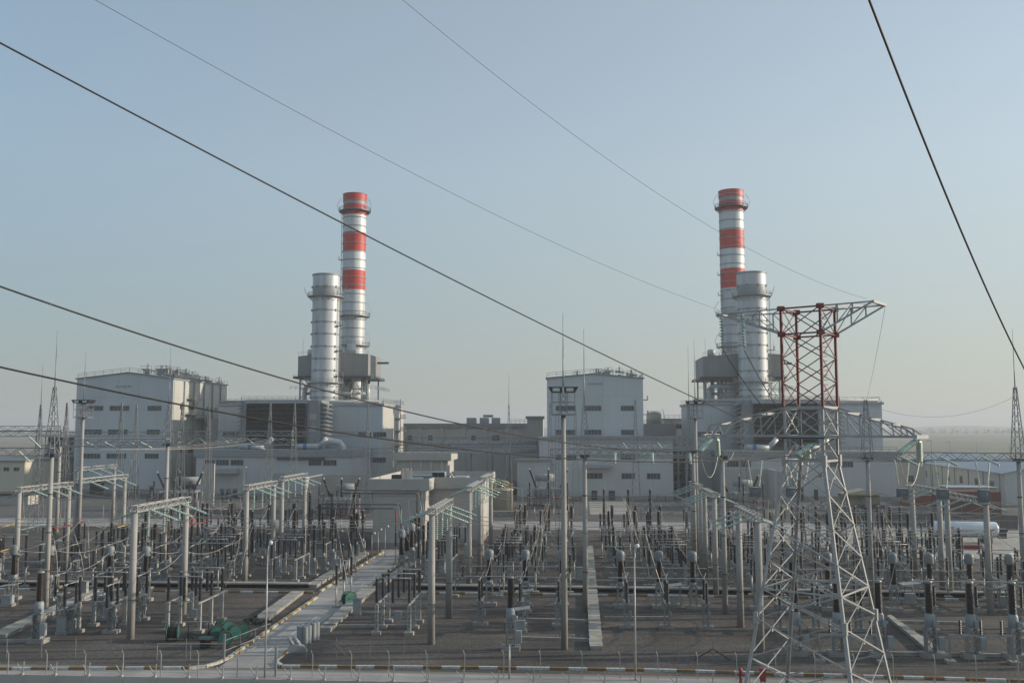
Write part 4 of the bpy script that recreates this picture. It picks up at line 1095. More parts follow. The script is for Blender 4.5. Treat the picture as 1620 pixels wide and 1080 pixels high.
# ------------------------------------------------------------------ right hand yard: warehouse, containers, tanker
def warehouse():
    A = Vector((xat(1432,345),345,0)); B = Vector((xat(1586,252),252,0)); d = (B-A); n = Vector((-d.y, d.x, 0)).normalized()
    if n.x < 0: n = -n
    w = 26; t = T('warehouse', 'long pale warehouse with small windows and grey roof at the right edge', 'warehouse', tuple(A)); e = 8.2; r = 11.0
    def q(u, v, z): p = d*u+n*v; return (p.x, p.y, z)
    m = MB()
    m.face([q(0,0,0),q(1,0,0),q(1,0,e),q(0,0,e)]); m.face([q(1,0,0),q(1,w,0),q(1,w,e),q(1,w/2,r),q(1,0,e)]); m.face([q(0,w,0),q(0,0,0),q(0,0,e),q(0,w/2,r),q(0,w,e)]); m.face([q(1,w,0),q(0,w,0),q(0,w,e),q(1,w,e)])
    m.build('wall', 'cladding_pale', t)
    m = MB()
    for a, b, za, zb in ((-.8,w/2,e-.15,r+.1),(w/2,w+.8,r+.1,e-.15)):
        p = [q(-.004,a,za),q(1.004,a,za),q(1.004,b,zb),q(-.004,b,zb)]; m.face(p); m.face([(x,y,z-.25) for x,y,z in p[::-1]])
        m.face([p[0],(p[0][0],p[0][1],p[0][2]-.25),(p[1][0],p[1][1],p[1][2]-.25),p[1]]); m.face([p[1],(p[1][0],p[1][1],p[1][2]-.25),(p[2][0],p[2][1],p[2][2]-.25),p[2]])
    m.build('roof', 'blue_roof', t)
    dn = d.normalized()
    for u in (.12,.25,.38,.50,.63,.77,.90):
        p = d*u-n*.06; m = MB(); m.bar(p-dn*1.1+Vector((0,0,4.6)), p+dn*1.1+Vector((0,0,4.6)), .12, 2.0); m.build('window', 'window_dark', t)
    m = MB()
    for u in (.05,.18,.31,.44,.57,.70,.83,.96): p = d*u-n*.05; m.bar(p, p+Vector((0,0,e-.3)), .25)
    m.build('downpipe', 'grey_paint', t)
warehouse()
def blue_canopy():
    Y = 238; x0, x1 = xat(1500,Y), xat(1572,Y); t = T('low_store', 'low store with a pale blue roof before the warehouse', 'shed', (x0,Y,0)); w = x1-x0; z = zat(768,x0,Y)
    MB().box(0,w,0,7,0,z-.5).build('wall', 'cream_wall', t); MB().vprism([(-.5,z-.497),(w+.5,z-.497),(w+.5,z-.3),(-.5,z-.3)],-.6,7.6).build('roof', 'blue_roof', t)
    Y = 268; x0, x1 = xat(1397,Y), xat(1462,Y); t = T('cream_shed', 'cream flat roofed block with a barred window right of the right turbine annex', 'building', (x0,Y,0)); w = x1-x0; z = zat(727,x0,Y)
    MB().box(0,w,0,12,0,z-.5).build('wall', 'beige_render', t); MB().box(-.3,w+.3,-.3,12.3,z-.497,z).build('roof', 'roof_grey', t)
    window(t, .6, 2.4, zat(767,x0,Y), zat(757,x0,Y), 0, 3); window(t, .4, 3, zat(740.5,x0,Y), zat(738,x0,Y), 0, 2); window(t, 6, 7.6, 5, 6.6, 0, 2)
    X, Y = gp(1365, 806); t = T('tan_shelter', 'tan cloth roofed open shelter right of the lattice tower', 'shelter', (X,Y,0)); h = zat(776,X,Y)
    m = MB(); m.vprism([(-5,h-.8),(5,h-.8),(5,h-.6),(0,h+.5),(-5,h-.6)],-3,3); m.build('roof', 'tan_cloth', t)
    MB().box(-5,5,2.8,3.0,.8,h-.81).build('back_sheet', 'tan_cloth', t)
    m = MB()
    for x in (-4.8,0,4.8):
        for y in (-2.8,2.7): m.bar((x,y,0),(x,y,h-.8),.18)
    m.build('post', 'galvanised', t)
    MB().box(-4.6,4.4,-2.5,2.2,0,1.2).build('stored_goods', 'dark_metal', t)
blue_canopy()
def container(X, Y, z, rz, label, m_='container_red', L=13.4):
    t = T('shipping_container', label, 'container', (X,Y,z), rz, 'shipping containers at the right'); W = 2.44; H = 2.59
    m = MB(); n = 40
    for s in (-W/2, W/2):
        pts = []
        for k in range(n+1):
            x = -L/2+.1+(L-.2)*k/n; o = .03 if k % 2 else -.0; pts.append((x, s-(o if s > 0 else -o)))
        for a, b in zip(pts[:-1], pts[1:]): m.face([(a[0],a[1],.12),(b[0],b[1],.12),(b[0],b[1],H-.1),(a[0],a[1],H-.1)])
    m.box(-L/2+.05,-L/2+.1,-W/2,W/2,.1,H-.1); m.box(-L/2+.1,L/2-.1,-W/2+.05,W/2-.05,H-.09,H-.03); m.box(-L/2+.1,L/2-.1,-W/2+.05,W/2-.05,.06,.1)
    m.build('side', m_, t)
    m = MB()
    for x in (-L/2+.05, L/2-.05):
        for y in (-W/2, W/2): m.bar((x,y,0),(x,y,H),.14)
        for z_ in (.06,H-.06): m.bar((x,-W/2+.07,z_),(x,W/2-.07,z_),.12)
    for y in (-W/2,W/2):
        for z_ in (.06,H-.06): m.bar((-L/2+.12,y,z_),(L/2-.12,y,z_),.12)
    m.build('frame', m_, t)
    d = MB().box(L/2-.1,L/2-.04,-W/2+.07,W/2-.07,.12,H-.12).build('door', m_, t)
    m = MB()
    for y in (-.8,-.3,.3,.8): m.bar((L/2-.01,y,.15),(L/2-.01,y,H-.15),.05)
    m.build('lock_rod', 'galvanised', d)
Xc, Yc = gp(1532, 813)
for k, (dx, dy, z, l) in enumerate(((0,0,0,'bottom front brown red container of the stack beside the warehouse'),(0,0,2.6,'top front brown red container of the stack beside the warehouse'),
        (.6,2.8,0,'bottom middle brown red container of the stack'),(.6,2.8,2.6,'top middle brown red container of the stack, its pinkish roof showing'),
        (1.2,5.6,2.6,'top rear brown red container of the stack'),(1.2,5.6,0,'bottom rear brown red container of the stack'))):
    container(Xc+dx, Yc+dy, z, -.10, l)
Xo, Yo = gp(1452, 799); container(Xo, Yo, 0, -.1, 'single orange red container left of the stacked containers', 'container_orange', 8)
def block_wall():
    a = gp(1356, 829); b = gp(1612, 838); A = Vector((*a,0)); B = Vector((*b,0)); d = B-A
    t = T('concrete_block_wall', 'long grey wall of big concrete blocks in front of the containers', 'wall', tuple(A)); n = 9; nn = Vector((-d.y,d.x,0)).normalized()*1.2
    m = MB()
    for k in range(n):
        p, q = d*(k/n+.003), d*((k+1)/n-.003); j = nn*random.uniform(-.08,.08); m.prism([p+j,q+j,q+nn+j,p+nn+j],-.02,2.9+random.uniform(-.12,.12))
    m.build('block', 'block_grey', t)
    m = MB(); m.prism([(0,2,0),(0,22,0),(1,22,0),(1,2,0)],-.02,2.9); m.build('return_block', 'block_grey', t)
    m = MB(); c = d.normalized()
    for f in (.02,.35,.6): p = d*f+nn*.5; m.bar(p+Vector((0,0,2.98)), p+d*.25+Vector((0,0,2.98)), .12)
    m.build('top_pipe', 'galvanised', t)
block_wall()
def tanker():
    X, Y = gp(1526, 858); t = T('tank_trailer', 'long white tank trailer with rounded end parked before the concrete block wall', 'tank trailer', (X,Y,0), -.06); s = Y/1500; L = 90*s; r = 1.28; z = 2.35
    m = MB(); n = 20
    prof = [(.02,-L/2-.45),(r*.6,-L/2-.35),(r*.93,-L/2-.12),(r,-L/2+.15),(r,L/2-.15),(r*.93,L/2+.12),(r*.6,L/2+.35),(.02,L/2+.45)]
    i0 = 0
    for rr, x in prof:
        for k in range(n): a = 2*pi*k/n; m.v.append((x, rr*cos(a), z+rr*sin(a)))
    for j in range(len(prof)-1):
        for k in range(n): k2 = (k+1)%n; m.f.append((j*n+k,j*n+k2,(j+1)*n+k2,(j+1)*n+k)); m.s.append(True)
    tk = m.build('tank', 'white_paint', t)
    m = MB()
    for k in range(3): x = -L*.28+k*.36; m.cyl((x,-r*.985,z+.32),(x,-r*.97-.02,z+.32),.15,n=10)
    m.box(-L*.28-.15,-L*.28+.9,-r*.99-.02,-r*.98,z+.02,z+.12); m.box(L*.36,L*.44,-r-.012,-r*.99,z-.1,z+.15)
    m.build('red_mark', 'red_paint', tk)
    m = MB()
    for k in range(7):
        x = -L*.17+k*.42; m.box(x,x+.09,-r*.995-.012,-r*.985,z-.28,z+.06)
        if k % 2: m.box(x+.09,x+.28,-r*.995-.012,-r*.985,z-.02,z+.06)
        else: m.box(x+.09,x+.28,-r*.995-.012,-r*.985,z-.28,z-.2)
    m.build('blue_lettering', 'blue_paint', tk)
    MB().box(-L*.48,L*.48,-.5,.5,.95,1.15).build('chassis', 'dark_metal', t)
    for x in (-L*.36,-L*.24,L*.30):
        for y in (-1.0,1.0): MB().cyl((x,y-.15,.5),(x,y+.15,.5),.5,n=18).build('wheel', 'louvre_dark', t)
    m = MB(); m.box(L/2+.2,L/2+1.5,-.9,.9,.9,2.0); m.box(L/2+.4,L/2+1.8,-.6,.6,2.0,2.5); m.build('pump_box', 'dark_metal', t)
    m = MB(); m.bar((L*.42,-.6,0),(L*.42,-.6,1),.15); m.bar((L*.42,.6,0),(L*.42,.6,1),.15); m.build('support_leg', 'dark_metal', t)
    m = MB(); m.rail([(-L*.3,-.4,z+r-.05),(L*.3,-.4,z+r-.05)],.35,1.5,.05); m.build('top_walkway', 'pale_metal', t)
tanker()
def bar_pile(px, py, w, label, m_='red_tube', n=26):
    x, y = gp(px, py); m = MB()
    for k in range(n): yy = random.uniform(-1,1); z = random.uniform(.1,.7); m.bar((-w/2+random.uniform(-.4,.4),yy,z),(w/2+random.uniform(-.4,.4),yy+random.uniform(-.3,.3),z),.09)
    for f in (-.3,.3): m.cbox(w*f,0,0,.2,2.2,.1)
    o = m.build('steel_bar_pile', m_); o.location = (x,y,0); tag(o, label, 'pile')
bar_pile(1408,864,5,'pile of rust red steel bars on the pale ground left of the tank trailer')
bar_pile(1530,868,4.4,'pile of rust red steel bars below the tank trailer')
bar_pile(1362,824,4,'grey pile of pipes on the pale ground right of the lattice tower','galvanised')
x, y = gp(1270,836); t = T('red_barrel', 'small red barrel on the pale road seen through the lattice tower', 'barrel', (x,y,0)); MB().lathe([(.5,0),(.53,.3),(.5,.32),(.53,.7),(.5,.72),(.5,1.2)],0,0,14).build('shell','red_paint',t)
heap(1335,822,3,1.6,'pale heap of crates and sacks beside the tan shelter','beige_render',40)
heap(1470,858,3,1.2,'pale brown heap of goods before the concrete block wall','beige_render',40)
heap(330,816,1.8,1.0,'stack of pale crates near the red barrel at the left road','light_grey_paint',26)
x, y = gp(303,828); t = T('red_barrel', 'red barrel by the pale road behind the left yard', 'barrel', (x,y,0)); MB().lathe([(.5,0),(.53,.3),(.5,.32),(.53,.7),(.5,.72),(.5,1.3)],0,0,14).build('shell','red_paint',t)
# ------------------------------------------------------------------ insulator strings (things of their own, hung from beams)
STR = {}
def ins_string(p, q, label, r=.15, m_='glass_green', group='green glass insulator strings', pair=0):
    p = Vector(p); q = Vector(q); L = (q-p).length; key = (round(L*4)/4, r, m_, pair)
    if key not in STR:
        m = MB(); n = max(5, int(key[0]/.2)); pr = [(.02,0)]
        for k in range(n):
            z = -key[0]*(.04+.92*k/n); d = key[0]*.92/n
            pr += [(.035,z),(r,z-d*.35),(r*.95,z-d*.55),(.035,z-d*.7)]
        pr.append((.02,-key[0])); 
        for xo in ((-pair, pair) if pair else (0,)): m.lathe(pr[::-1],xo,0,8)
        if pair:
            for z in (-.05, -key[0]+.05): m.bar((-pair-.08,0,z),(pair+.08,0,z),.06)
        o = m.build('insulator_string', m_); STR[key] = o
    else:
        o = STR[key].copy(); COL.objects.link(o)
    o.location = p; o.rotation_mode = 'QUATERNION'; o.rotation_quaternion = (p-q).to_track_quat('Z', 'Y')
    tag(o, label, 'insulator', group); return o
# ------------------------------------------------------------------ the lattice tower in the foreground
TC = Vector((xat(1283, 57.5), 57.5, 0))
_az = math.atan2(TC.x, TC.y)
E1 = Vector((cos(_az), -sin(_az), 0)); E2 = Vector((sin(_az), cos(_az), 0))
CDIR = [E1*a+E2*b for a, b in ((.4055,-.914),(-.914,-.4055),(-.4055,.914),(.914,.4055))]      # near right, left, far, right
U = (CDIR[0]-CDIR[1]).normalized()
def lattice_tower():
    t = T('lattice_tower', 'tall lattice power line tower with red top section and silver crossarms', 'power tower', tuple(TC))
    def rad(z): return 1.68 if z >= 18 else 1.68+(18-z)*.2165
    def c(k, z): return CDIR[k % 4]*rad(z)+Vector((0,0,z))
    lv = [.35, 2.4, 4.5, 6.8, 9.0, 10.65, 12.3, 14.2, 16.1, 18.0, 19.42, 21.08]
    FN = [(CDIR[k]+CDIR[(k+1) % 4]).normalized() for k in range(4)]
    for k in range(4):
        m = MB(); n0 = FN[k]
        for a, b in ((.35,9.0),(9.0,18.0),(18.0,21.08)):
            w = .18 if a < 9 else (.155 if a < 18 else .14)
            # an angle section: one flat in each of the two faces that meet here
            for j, kk in ((k, k+1), ((k+3) % 4, k+3)):
                t_ = (CDIR[kk % 4]-CDIR[k]).normalized()*(w/2); m.bar(c(k,a)+t_, c(k,b)+t_, w, .03, FN[j])
        for z in (9.0,18.0): p = c(k,z); m.bar(p-Vector((0,0,.34)), p+Vector((0,0,.34)), .25, None, n0)
        m.build('leg', 'tower_silver', t)
        p = c(k,0); MB().cbox(p.x,p.y,-.02,.9,.9,.42).build('footing', 'concrete', t)
    for k in range(4):
        m = MB(); n0 = FN[k]
        for a, b in zip(lv[:-1], lv[1:]):
            if a == 18.0:
                m.bar(c(k,a), c(k+1,a), .13, .05, n0); m.bar(c(k,b), c(k+1,b), .13, .05, n0); m.bar(c(k,a), c(k+1,b), .07, .04, n0); continue
            o = n0*.03
            m.bar(c(k,a)+o, c(k+1,b)+o, .075, .03, n0); m.bar(c(k+1,a)-o, c(k,b)-o, .068, .03, n0)
            q = (c(k,a)+c(k+1,b)+c(k+1,a)+c(k,b))*.25; m.bar(q-n0*.02-Vector((0,0,.12)), q-n0*.02+Vector((0,0,.12)), .2, .05, n0)
        m.bar(c(k,21.08), c(k+1,21.08), .17, .06, n0); m.bar(c(k,10.65), c(k+1,10.65), .10, .04, n0)
        m.build('face_bracing', 'tower_silver', t)
    top = [21.08, 22.55, 24.0, 25.44, 27.02]
    for k in range(4):
        m = MB(); m.bar(c(k,21.14), c(k,27.08), .14, None, FN[k])
        for z in (25.44, 26.98): p = c(k,z); m.cbox(p.x,p.y,z-.14,.34,.34,.28,_az)
        m.build('red_leg', 'tower_red', t)
        m = MB()
        for a, b in zip(top[:-1], top[1:]):
            m.bar(c(k,a), c(k+1,b), .06, .035, FN[k]); m.bar(c(k+1,a)-FN[k]*.04, c(k,b)-FN[k]*.04, .055, .035, FN[k])
        for z in (25.44, 26.98): m.bar(c(k,z), c(k+1,z), .09)
        m.build('red_bracing', 'tower_red', t)
    V = (CDIR[3]-CDIR[0]).normalized(); side = 1.68*sqrt(2)
    # upper arms for the earth wires
    for s, (ka, kb), L, wend in ((1,(0,3),3.0,side*.95), (-1,(1,2),4.35,side*.55)):
        m = MB(); D = U*s; mid = (CDIR[ka]+CDIR[kb])*1.68/2
        ta, tb = mid+D*L-V*wend/2+Vector((0,0,27.0)), mid+D*L+V*wend/2+Vector((0,0,27.0))
        for k, tip in ((ka, ta), (kb, tb)):
            A, B = c(k,26.98), c(k,25.44)
            m.bar(A, tip, .08); m.bar(B, tip, .09)
            for f in (.33,.62): m.bar(A+(tip-A)*f, B+(tip-B)*f, .07)
            m.bar(A+(tip-A)*.33, B, .05); m.bar(A+(tip-A)*.62, B+(tip-B)*.33, .05)
        m.bar(ta, tb, .14)
        A0, B0 = c(ka,26.98), c(kb,26.98)
        for f, g in ((0,.33),(.33,.62),(.62,1)): m.bar(A0+(ta-A0)*f, B0+(tb-B0)*g, .05)
        m.build('earth_wire_arm', 'tower_silver', t)
    # main crossarm
    for s, (ka, kb), L in ((1,(0,3),5.0), (-1,(1,2),5.35)):
        m = MB(); D = U*s; mid = (CDIR[ka]+CDIR[kb])*1.68/2; wend = side*.52
        for k, sg in ((ka,-1),(kb,1)):
            A, B = c(k,21.08), c(k,19.42)
            tipb = mid+D*L+V*(sg*wend/2)+Vector((0,0,19.42)); tipt = mid+D*(L-(.6 if s > 0 else .25))+V*(sg*wend/2)+Vector((0,0,19.85 if s > 0 else 20.02))
            m.bar(B, tipb, .10, .12); m.bar(A, tipt, .085); m.bar(tipt, tipb, .07)
            pa, pb = A, B
            for f in (.3,.58,.84,1):
                qa, qb = A+(tipt-A)*f, B+(tipb-B)*(f*.9)
                m.bar(qa, qb, .06); m.bar(pa, qb, .06); pa, pb = qa, qb
        ta, tb = mid+D*L-V*wend/2+Vector((0,0,19.42)), mid+D*L+V*wend/2+Vector((0,0,19.42))
        m.bar(ta-V*.5, tb+V*.5, .2)
        for f in (0,.3,.58,.84):
            A, B = c(ka,21.08), c(kb,21.08)
            p = A+(mid+D*(L-(.6 if s > 0 else .25))-V*wend/2+Vector((0,0,19.85 if s > 0 else 20.02))-A)*f; q = B+(mid+D*(L-(.6 if s > 0 else .25))+V*wend/2+Vector((0,0,19.85 if s > 0 else 20.02))-B)*f
            m.bar(p, q, .12, .16)
        for f in (0,.25,.5,.75):
            p = c(ka,19.42)+(ta-c(ka,19.42))*f; q = c(kb,19.42)+(tb-c(kb,19.42))*(f+.25); m.bar(p, q, .06)
        m.build('crossarm', 'tower_silver', t)
    m = MB(); p = [c(k,19.42) for k in range(4)]
    m.prism([(q*1.06).to_2d() for q in [CDIR[k]*1.68 for k in range(4)]][::-1], 19.28, 19.36); m.build('deck_plate', 'dark_metal', t)
    m = MB(); a, b = c(0,21.3)+U*.12, c(0,27)+U*.12
    for k in range(22): q = a+(b-a)*(k/21); m.bar(q, q+U*.22, .03)
    m.build('step_bolt', 'tower_red', t)
    return t
lattice_tower()
def tp(s, L, z, v=0):
    V = (CDIR[3]-CDIR[0]).normalized(); ka, kb = ((0,3) if s > 0 else (1,2)); return TC+(CDIR[ka]+CDIR[kb])*1.68/2+U*(s*L)+V*v+Vector((0,0,z))
cam0 = Vector((0,0,19.85 if s > 0 else 20.02))
def toward(p, L, dz, to): d = (Vector(to)-p); d.z = 0; d.normalize(); return p+d*L+Vector((0,0,dz))
TI = {}
TI['L'] = (tp(-1,5.1,19.2,-.4), toward(tp(-1,5.1,19.2,-.4), 2.1, -.75, (-18,10,0)))
TI['M'] = (TC+CDIR[0]*.6+Vector((0,0,19.1)), toward(TC+CDIR[0]*.6+Vector((0,0,19.1)), 2.0, -.75, (-30,12,0)))
TI['R'] = (tp(1,4.8,19.2,-.3), toward(tp(1,4.8,19.2,-.3), 2.0, -.7, (-6,30,0)))
TI['l'] = (tp(-1,5.1,19.2,.4), toward(tp(-1,5.1,19.2,.4), 2.2, -1.1, (16,105,0)))
TI['m'] = (TC+CDIR[2]*.6+Vector((0,0,19.1)), toward(TC+CDIR[2]*.6+Vector((0,0,19.1)), 2.2, -1.1, (26,105,0)))
TI['r'] = (tp(1,4.8,19.2,.3), toward(tp(1,4.8,19.2,.3), 2.2, -1.25, (36,105,0)))
for k, l in (('L','thick green string under the left crossarm end, lying towards the viewer'),
             ('M','thick green insulator string under the middle of the tower crossarm'),
             ('R','thick green string under the right crossarm end, lying towards the viewer'),
             ('l','thick pale green string under the left crossarm end, hanging towards the plant'),
             ('m','thick pale green insulator string inside the tower under the crossarm middle'),
             ('r','long thick pale green insulator string under the right end of the crossarm, hanging steeply')):
    ins_string(TI[k][0], TI[k][1], l, .17, 'glass_green' if k.isupper() else 'pale_glass', 'thick insulator strings of the tower')
TJ = []
for k, (v, l) in enumerate(((-.55,'dark insulator string hanging from the left upper tower arm, outer one'), (.35,'dark insulator string hanging from the left upper tower arm, inner one'))):
    p = tp(-1,4.2-k*1.0,27.1,v); q = p+Vector((.12,.1,-2.35)); ins_string(p, q, l, .15, 'glass_green', 'thick insulator strings of the tower'); TJ.append(q)
# ------------------------------------------------------------------ concrete poles, portals, gantries, masts
def conc_pole(mb, x, y, h, r0, r1): mb.cyl((x,y,-.02),(x,y,h),r0,r1,14)
def gantry_column(px, yb, ytop, label, spire=None, needle=None, w=.31):
    X, Y = gp(px, yb); H = zat(ytop, X, Y)
    t = T('gantry_column', label, 'gantry column', (X,Y,0), 0, 'tall concrete gantry columns')
    m = MB(); conc_pole(m, 0, 0, H, w, w*.72); m.build('column', 'pole_concrete', t)
    m = MB()
    for z in (H*.25, H*.5, H*.75): m.cyl((0,0,z),(0,0,z+.10),w*1.03,n=14)
    m.box(-.5,.5,-.5,.5,H+.003,H+.35); m.build('collar', 'dark_metal', t)
    if spire:
        z1 = zat(spire, X, Y); m = MB(); m.lattice(1.15,.25,H+.35,z1,9,.07,.045)
        if needle:
            z2 = zat(needle, X, Y); m.cyl((0,0,z1),(0,0,z1+(z2-z1)*.5),.07,.045,6); m.cyl((0,0,z1+(z2-z1)*.5),(0,0,z2),.04,.02,6)
        m.build('spire', 'galvanised', t)
    return Vector((X,Y,H)), t
GC = {}
for key, a in {'l1':(71.7,964,722,'tall concrete column with a high lightning spire near the left frame edge',612,522),
          'l2':(88,872,705,'tall plain concrete column just right of the leftmost spired column',None,None),
          'l3':(258.6,913,705,'tall concrete column with a slim lightning spire before the left hall',640,548),
          'm1':(926.5,966,724,'tall concrete column with a lightning spire right of the tall floodlight mast',640,521),
          'm2':(1147.5,970,726,'tall plain concrete column left of the lattice tower with strings at its top',None,None),
          'r1':(1380,957,728,'tall concrete column with a lattice spire right of the lattice tower',632,None),
          'r2':(1622,958,730,'tall concrete column with a lattice spire at the right frame edge',612,520),
          'm3':(1100,902,716,'tall plain concrete column beside the right floodlight mast',None,None)}.items():
    GC[key] = gantry_column(a[0],a[1],a[2],a[3],a[4],a[5])[0]
def gantry_beam(p, q, label, w=1.2, h=.85, n=None, t=.09):
    p = Vector(p); q = Vector(q); o = p.copy(); L = (q-p).length
    mb = MB(); mb.lbeam((0,0,0), q-p, w, h, n or max(4, int(L/1.0)), t, t*.6)
    b = mb.build('lattice_gantry', 'galvanised'); b.location = o; tag(b, label, 'gantry beam', 'lattice gantry beams'); return b
R1, R2, M2, M1 = GC['r1'], GC['r2'], GC['m2'], GC['m1']
up = Vector((0,0,.1))
gantry_beam(R1+up, R2+up, 'dark lattice gantry beam between the two spired columns at the right')
gantry_beam(R2+up, R2+up+Vector((14,0,0)), 'dark lattice gantry beam leaving the right frame edge')
gantry_beam(M2+up+Vector((0,1,0)), R1+up, 'dark lattice gantry beam behind the lattice tower')
gantry_beam(M1+up, M2+up, 'dark lattice gantry beam from the floodlight mast side to the tower side')
gantry_beam(GC['l3']+up, Vector((xat(100,126),126,GC['l3'].z-.1)), 'dark lattice gantry beam running left from the slim spired column')
gantry_beam(GC['l1']+up, GC['l1']+up+Vector((-20,0,0)), 'dark lattice gantry beam running left out of the frame')
def portal(xa, Y0, Y1, H, label, short, strings=(1,1,1), seed=0):
    random.seed(900+seed)
    t = T('busbar_portal', label, 'portal frame', (xa,Y0,0), 0, 'concrete busbar portals'); D = Y1-Y0
    for y in (0, D):
        m = MB(); conc_pole(m, 0, y, H, .36, .29)
        c = m.build('column', 'pole_concrete', t)
        for f in (.3,.62): MB().cyl((0,y,H*f),(0,y,H*f+.09),.375-.1*f,n=12).build('band', 'dark_metal', c)
    m = MB(); m.lbeam((0,-.3,H-.05),(0,D+.3,H-.05),.7,.55,14,.10,.06); m.build('beam', 'pale_metal', t)
    sp = []
    for k, f in enumerate((.2,.5,.8)):
        y = Y0+D*f; nm = ('nearest','middle','farthest')[k]
        if strings[0]: 
            p = Vector((xa-.35,y,H)); q = p+Vector((-2.9,0,-1.05)); ins_string(p, q, nm+' left green string, '+short, .10, pair=.17); sp.append(q)
        if strings[2]:
            p = Vector((xa+.35,y,H)); q = p+Vector((2.9,0,-1.05)); ins_string(p, q, nm+' right green string, '+short, .10, pair=.17); sp.append(q)
        if strings[1]:
            p = Vector((xa,y+.6,H-.1)); ins_string(p, p+Vector((0,0,-2.75)), nm+' hanging green string, '+short, .15)
    return sp
PORTALS = [(-42.35,89,101,11.9,'near left portal by the drums'),(-42.6,120.5,131.5,11.9,'second left portal'),(-42.7,135.5,147,12.2,'third left portal'),
  (-13.7,89,101,11.85,'near middle portal right of the road'),(-13.8,120.3,133.5,11.9,'second middle portal'),(-13.8,136,150,12.2,'third middle portal by the control building'),
  (-71.5,118,130,11.7,'far left portal at the frame edge'),(-72,133,147.5,11.9,'far left portal by the left floodlight'),(-92.5,171,185,11.9,'distant left portal'),
  (16.1,88,98.5,11.5,'near right portal left of the tower'),(16.3,117,126,11.5,'second right portal by the tower'),(16.3,130,139.5,11.6,'third right portal by the right floodlight'),
  (43.9,107,118,11.7,'right portal before the tank trailer'),(44.3,121.5,131,11.8,'right portal before the containers'),(58.5,92,102,11.6,'portal at the right frame edge')]
for k, P_ in enumerate(PORTALS):
    v = 1 if k in (0,1,2,3,4,5) else 0
    portal(P_[0],P_[1],P_[2],P_[3],'busbar portal frame, '+P_[4],P_[4],(1,v,1),k)
def floodmast(px, yb, label, H=23.6, needle=30.5):
    X, Y = gp(px, yb); t = T('floodlight_mast', label, 'floodlight mast', (X,Y,0), 0, 'tall floodlight masts')
    m = MB(); conc_pole(m, 0, 0, H-2.4, .31, .21); m.build('mast', 'pole_concrete', t)
    m = MB(); m.lattice(.5,.5,H-2.4,H-.4,3,.07,.05)
    z = H-2.5
    for zz in (z,z+1.1): 
        for a, b in (((-1.05,-.8),(1.05,-.8)),((1.05,-.8),(1.05,.8)),((1.05,.8),(-1.05,.8)),((-1.05,.8),(-1.05,-.8))): m.bar((*a,zz),(*b,zz),.06)
    for x in (-1.05,-.4,.4,1.05):
        for y in (-.8,.8): m.bar((x,y,z),(x,y,H-.5),.05)
    m.box(-1.05,1.05,-.8,.8,z-.09,z-.003); m.build('platform', 'galvanised', t)
    for s in (-1, 1):
        for j, y in enumerate((-.5,.5)):
            o = MB(); x0 = s*.1; x1 = s*1.38
            o.vprism([(x0,H-.5),(s*1.1,H-.5),(x1,H),(x0,H)][::s], y-.42, y+.42)
            f = o.build('floodlight', 'dark_metal', t)
            MB().box(min(s*.3,s*.95), max(s*.3,s*.95), y-.43, y-.422, H-.42, H-.12).build('lens', 'lamp_glass', f)
    m = MB(); m.cyl((0,0,H),(0,0,H+(needle-H)*.5),.07,.05,6); m.cyl((0,0,H+(needle-H)*.5),(0,0,needle),.04,.02,6); m.build('needle', 'galvanised', t)
    m = MB()
    for s in (.42,.75): m.bar((-s,.1,.5),(-s,.1,H-2.5),.045)
    for k in range(38): m.bar((-.42,.1,.7+k*.55),(-.75,.1,.7+k*.55),.035)
    m.build('ladder', 'galvanised', t)
floodmast(893,1026,'tall dark headed floodlight mast standing in front of the middle hall')
floodmast(122,897,'tall floodlight mast before the left edge of the left hall', 23.8, 31)
floodmast(1104,893,'tall floodlight mast at the left edge of the right turbine building', 23.7, 33)
MAST = {}
def lattice_mast(px, yb, ytop, label, w=2.0, needle=None, w1=.3):
    X, Y = gp(px, yb); H = zat(ytop, X, Y)
    m = MB(); m.lattice(w*.9, w1*.6, 0, H, max(8, int(H/1.5)), .10, .055)
    if needle: m.cyl((0,0,H),(0,0,zat(needle,X,Y)),.07,.03,6)
    o = m.build('lattice_mast', 'galvanised'); o.location = (X,Y,0); tag(o, label, 'lattice mast', 'background lattice masts'); return Vector((X,Y,H))
for k, (px, yb, yt, nd, l) in enumerate(((56,842,640,576,'slim spired lattice mast left of the leftmost column'),(98,838,637,None,'slim pointed lattice mast left of the left floodlight mast'),
    (186,826,637,None,'slim pointed lattice mast before the left hall windows, left of two'),(210,826,640,None,'slim pointed lattice mast before the left hall windows, right of two'),
    (283,820,636,None,'slim pointed lattice mast at the lit corner of the left hall'),(326,820,640,None,'slim pointed lattice mast before the left hall side wall'),
    (424,816,637,None,'slim pointed lattice mast before the left air intake, left of two'),(463,816,637,None,'slim pointed lattice mast before the left air intake, right of two'),
    (580,812,640,None,'slim lattice mast at the right part of the left turbine building'),(805,800,640,590,'slim spired lattice mast before the grey office block'),
    (871,815,637,None,'slim lattice mast at the left edge of the middle hall'),(911,812,640,None,'slim lattice mast between the floodlight and the spired column'),
    (1007,822,632,None,'slim lattice mast at the right part of the middle hall'),(1093,830,640,546,'slim spired lattice mast left of the right floodlight mast'),
    (1178,812,640,None,'slim lattice mast before the right turbine building wall'),(1250,812,640,None,'slim lattice mast behind the lattice tower'))):
    MAST[px] = lattice_mast(px, yb, yt, l, 2.2, nd)
def rowbeam(pxa, pxb, y, Y, label, n=None):
    X0, Z0 = yp(pxa, y, Y); X1, _ = yp(pxb, y, Y); gantry_beam((X0,Y,Z0),(X1,Y,Z0),label,1.3,1.0,n or max(4, int((X1-X0)/1.6)),.14)
rowbeam(-40,100,690,182,'upper distant gantry beam at the left edge between lattice masts')
rowbeam(-40,98,681,205,'thin distant gantry beam crossing behind the left lattice masts')
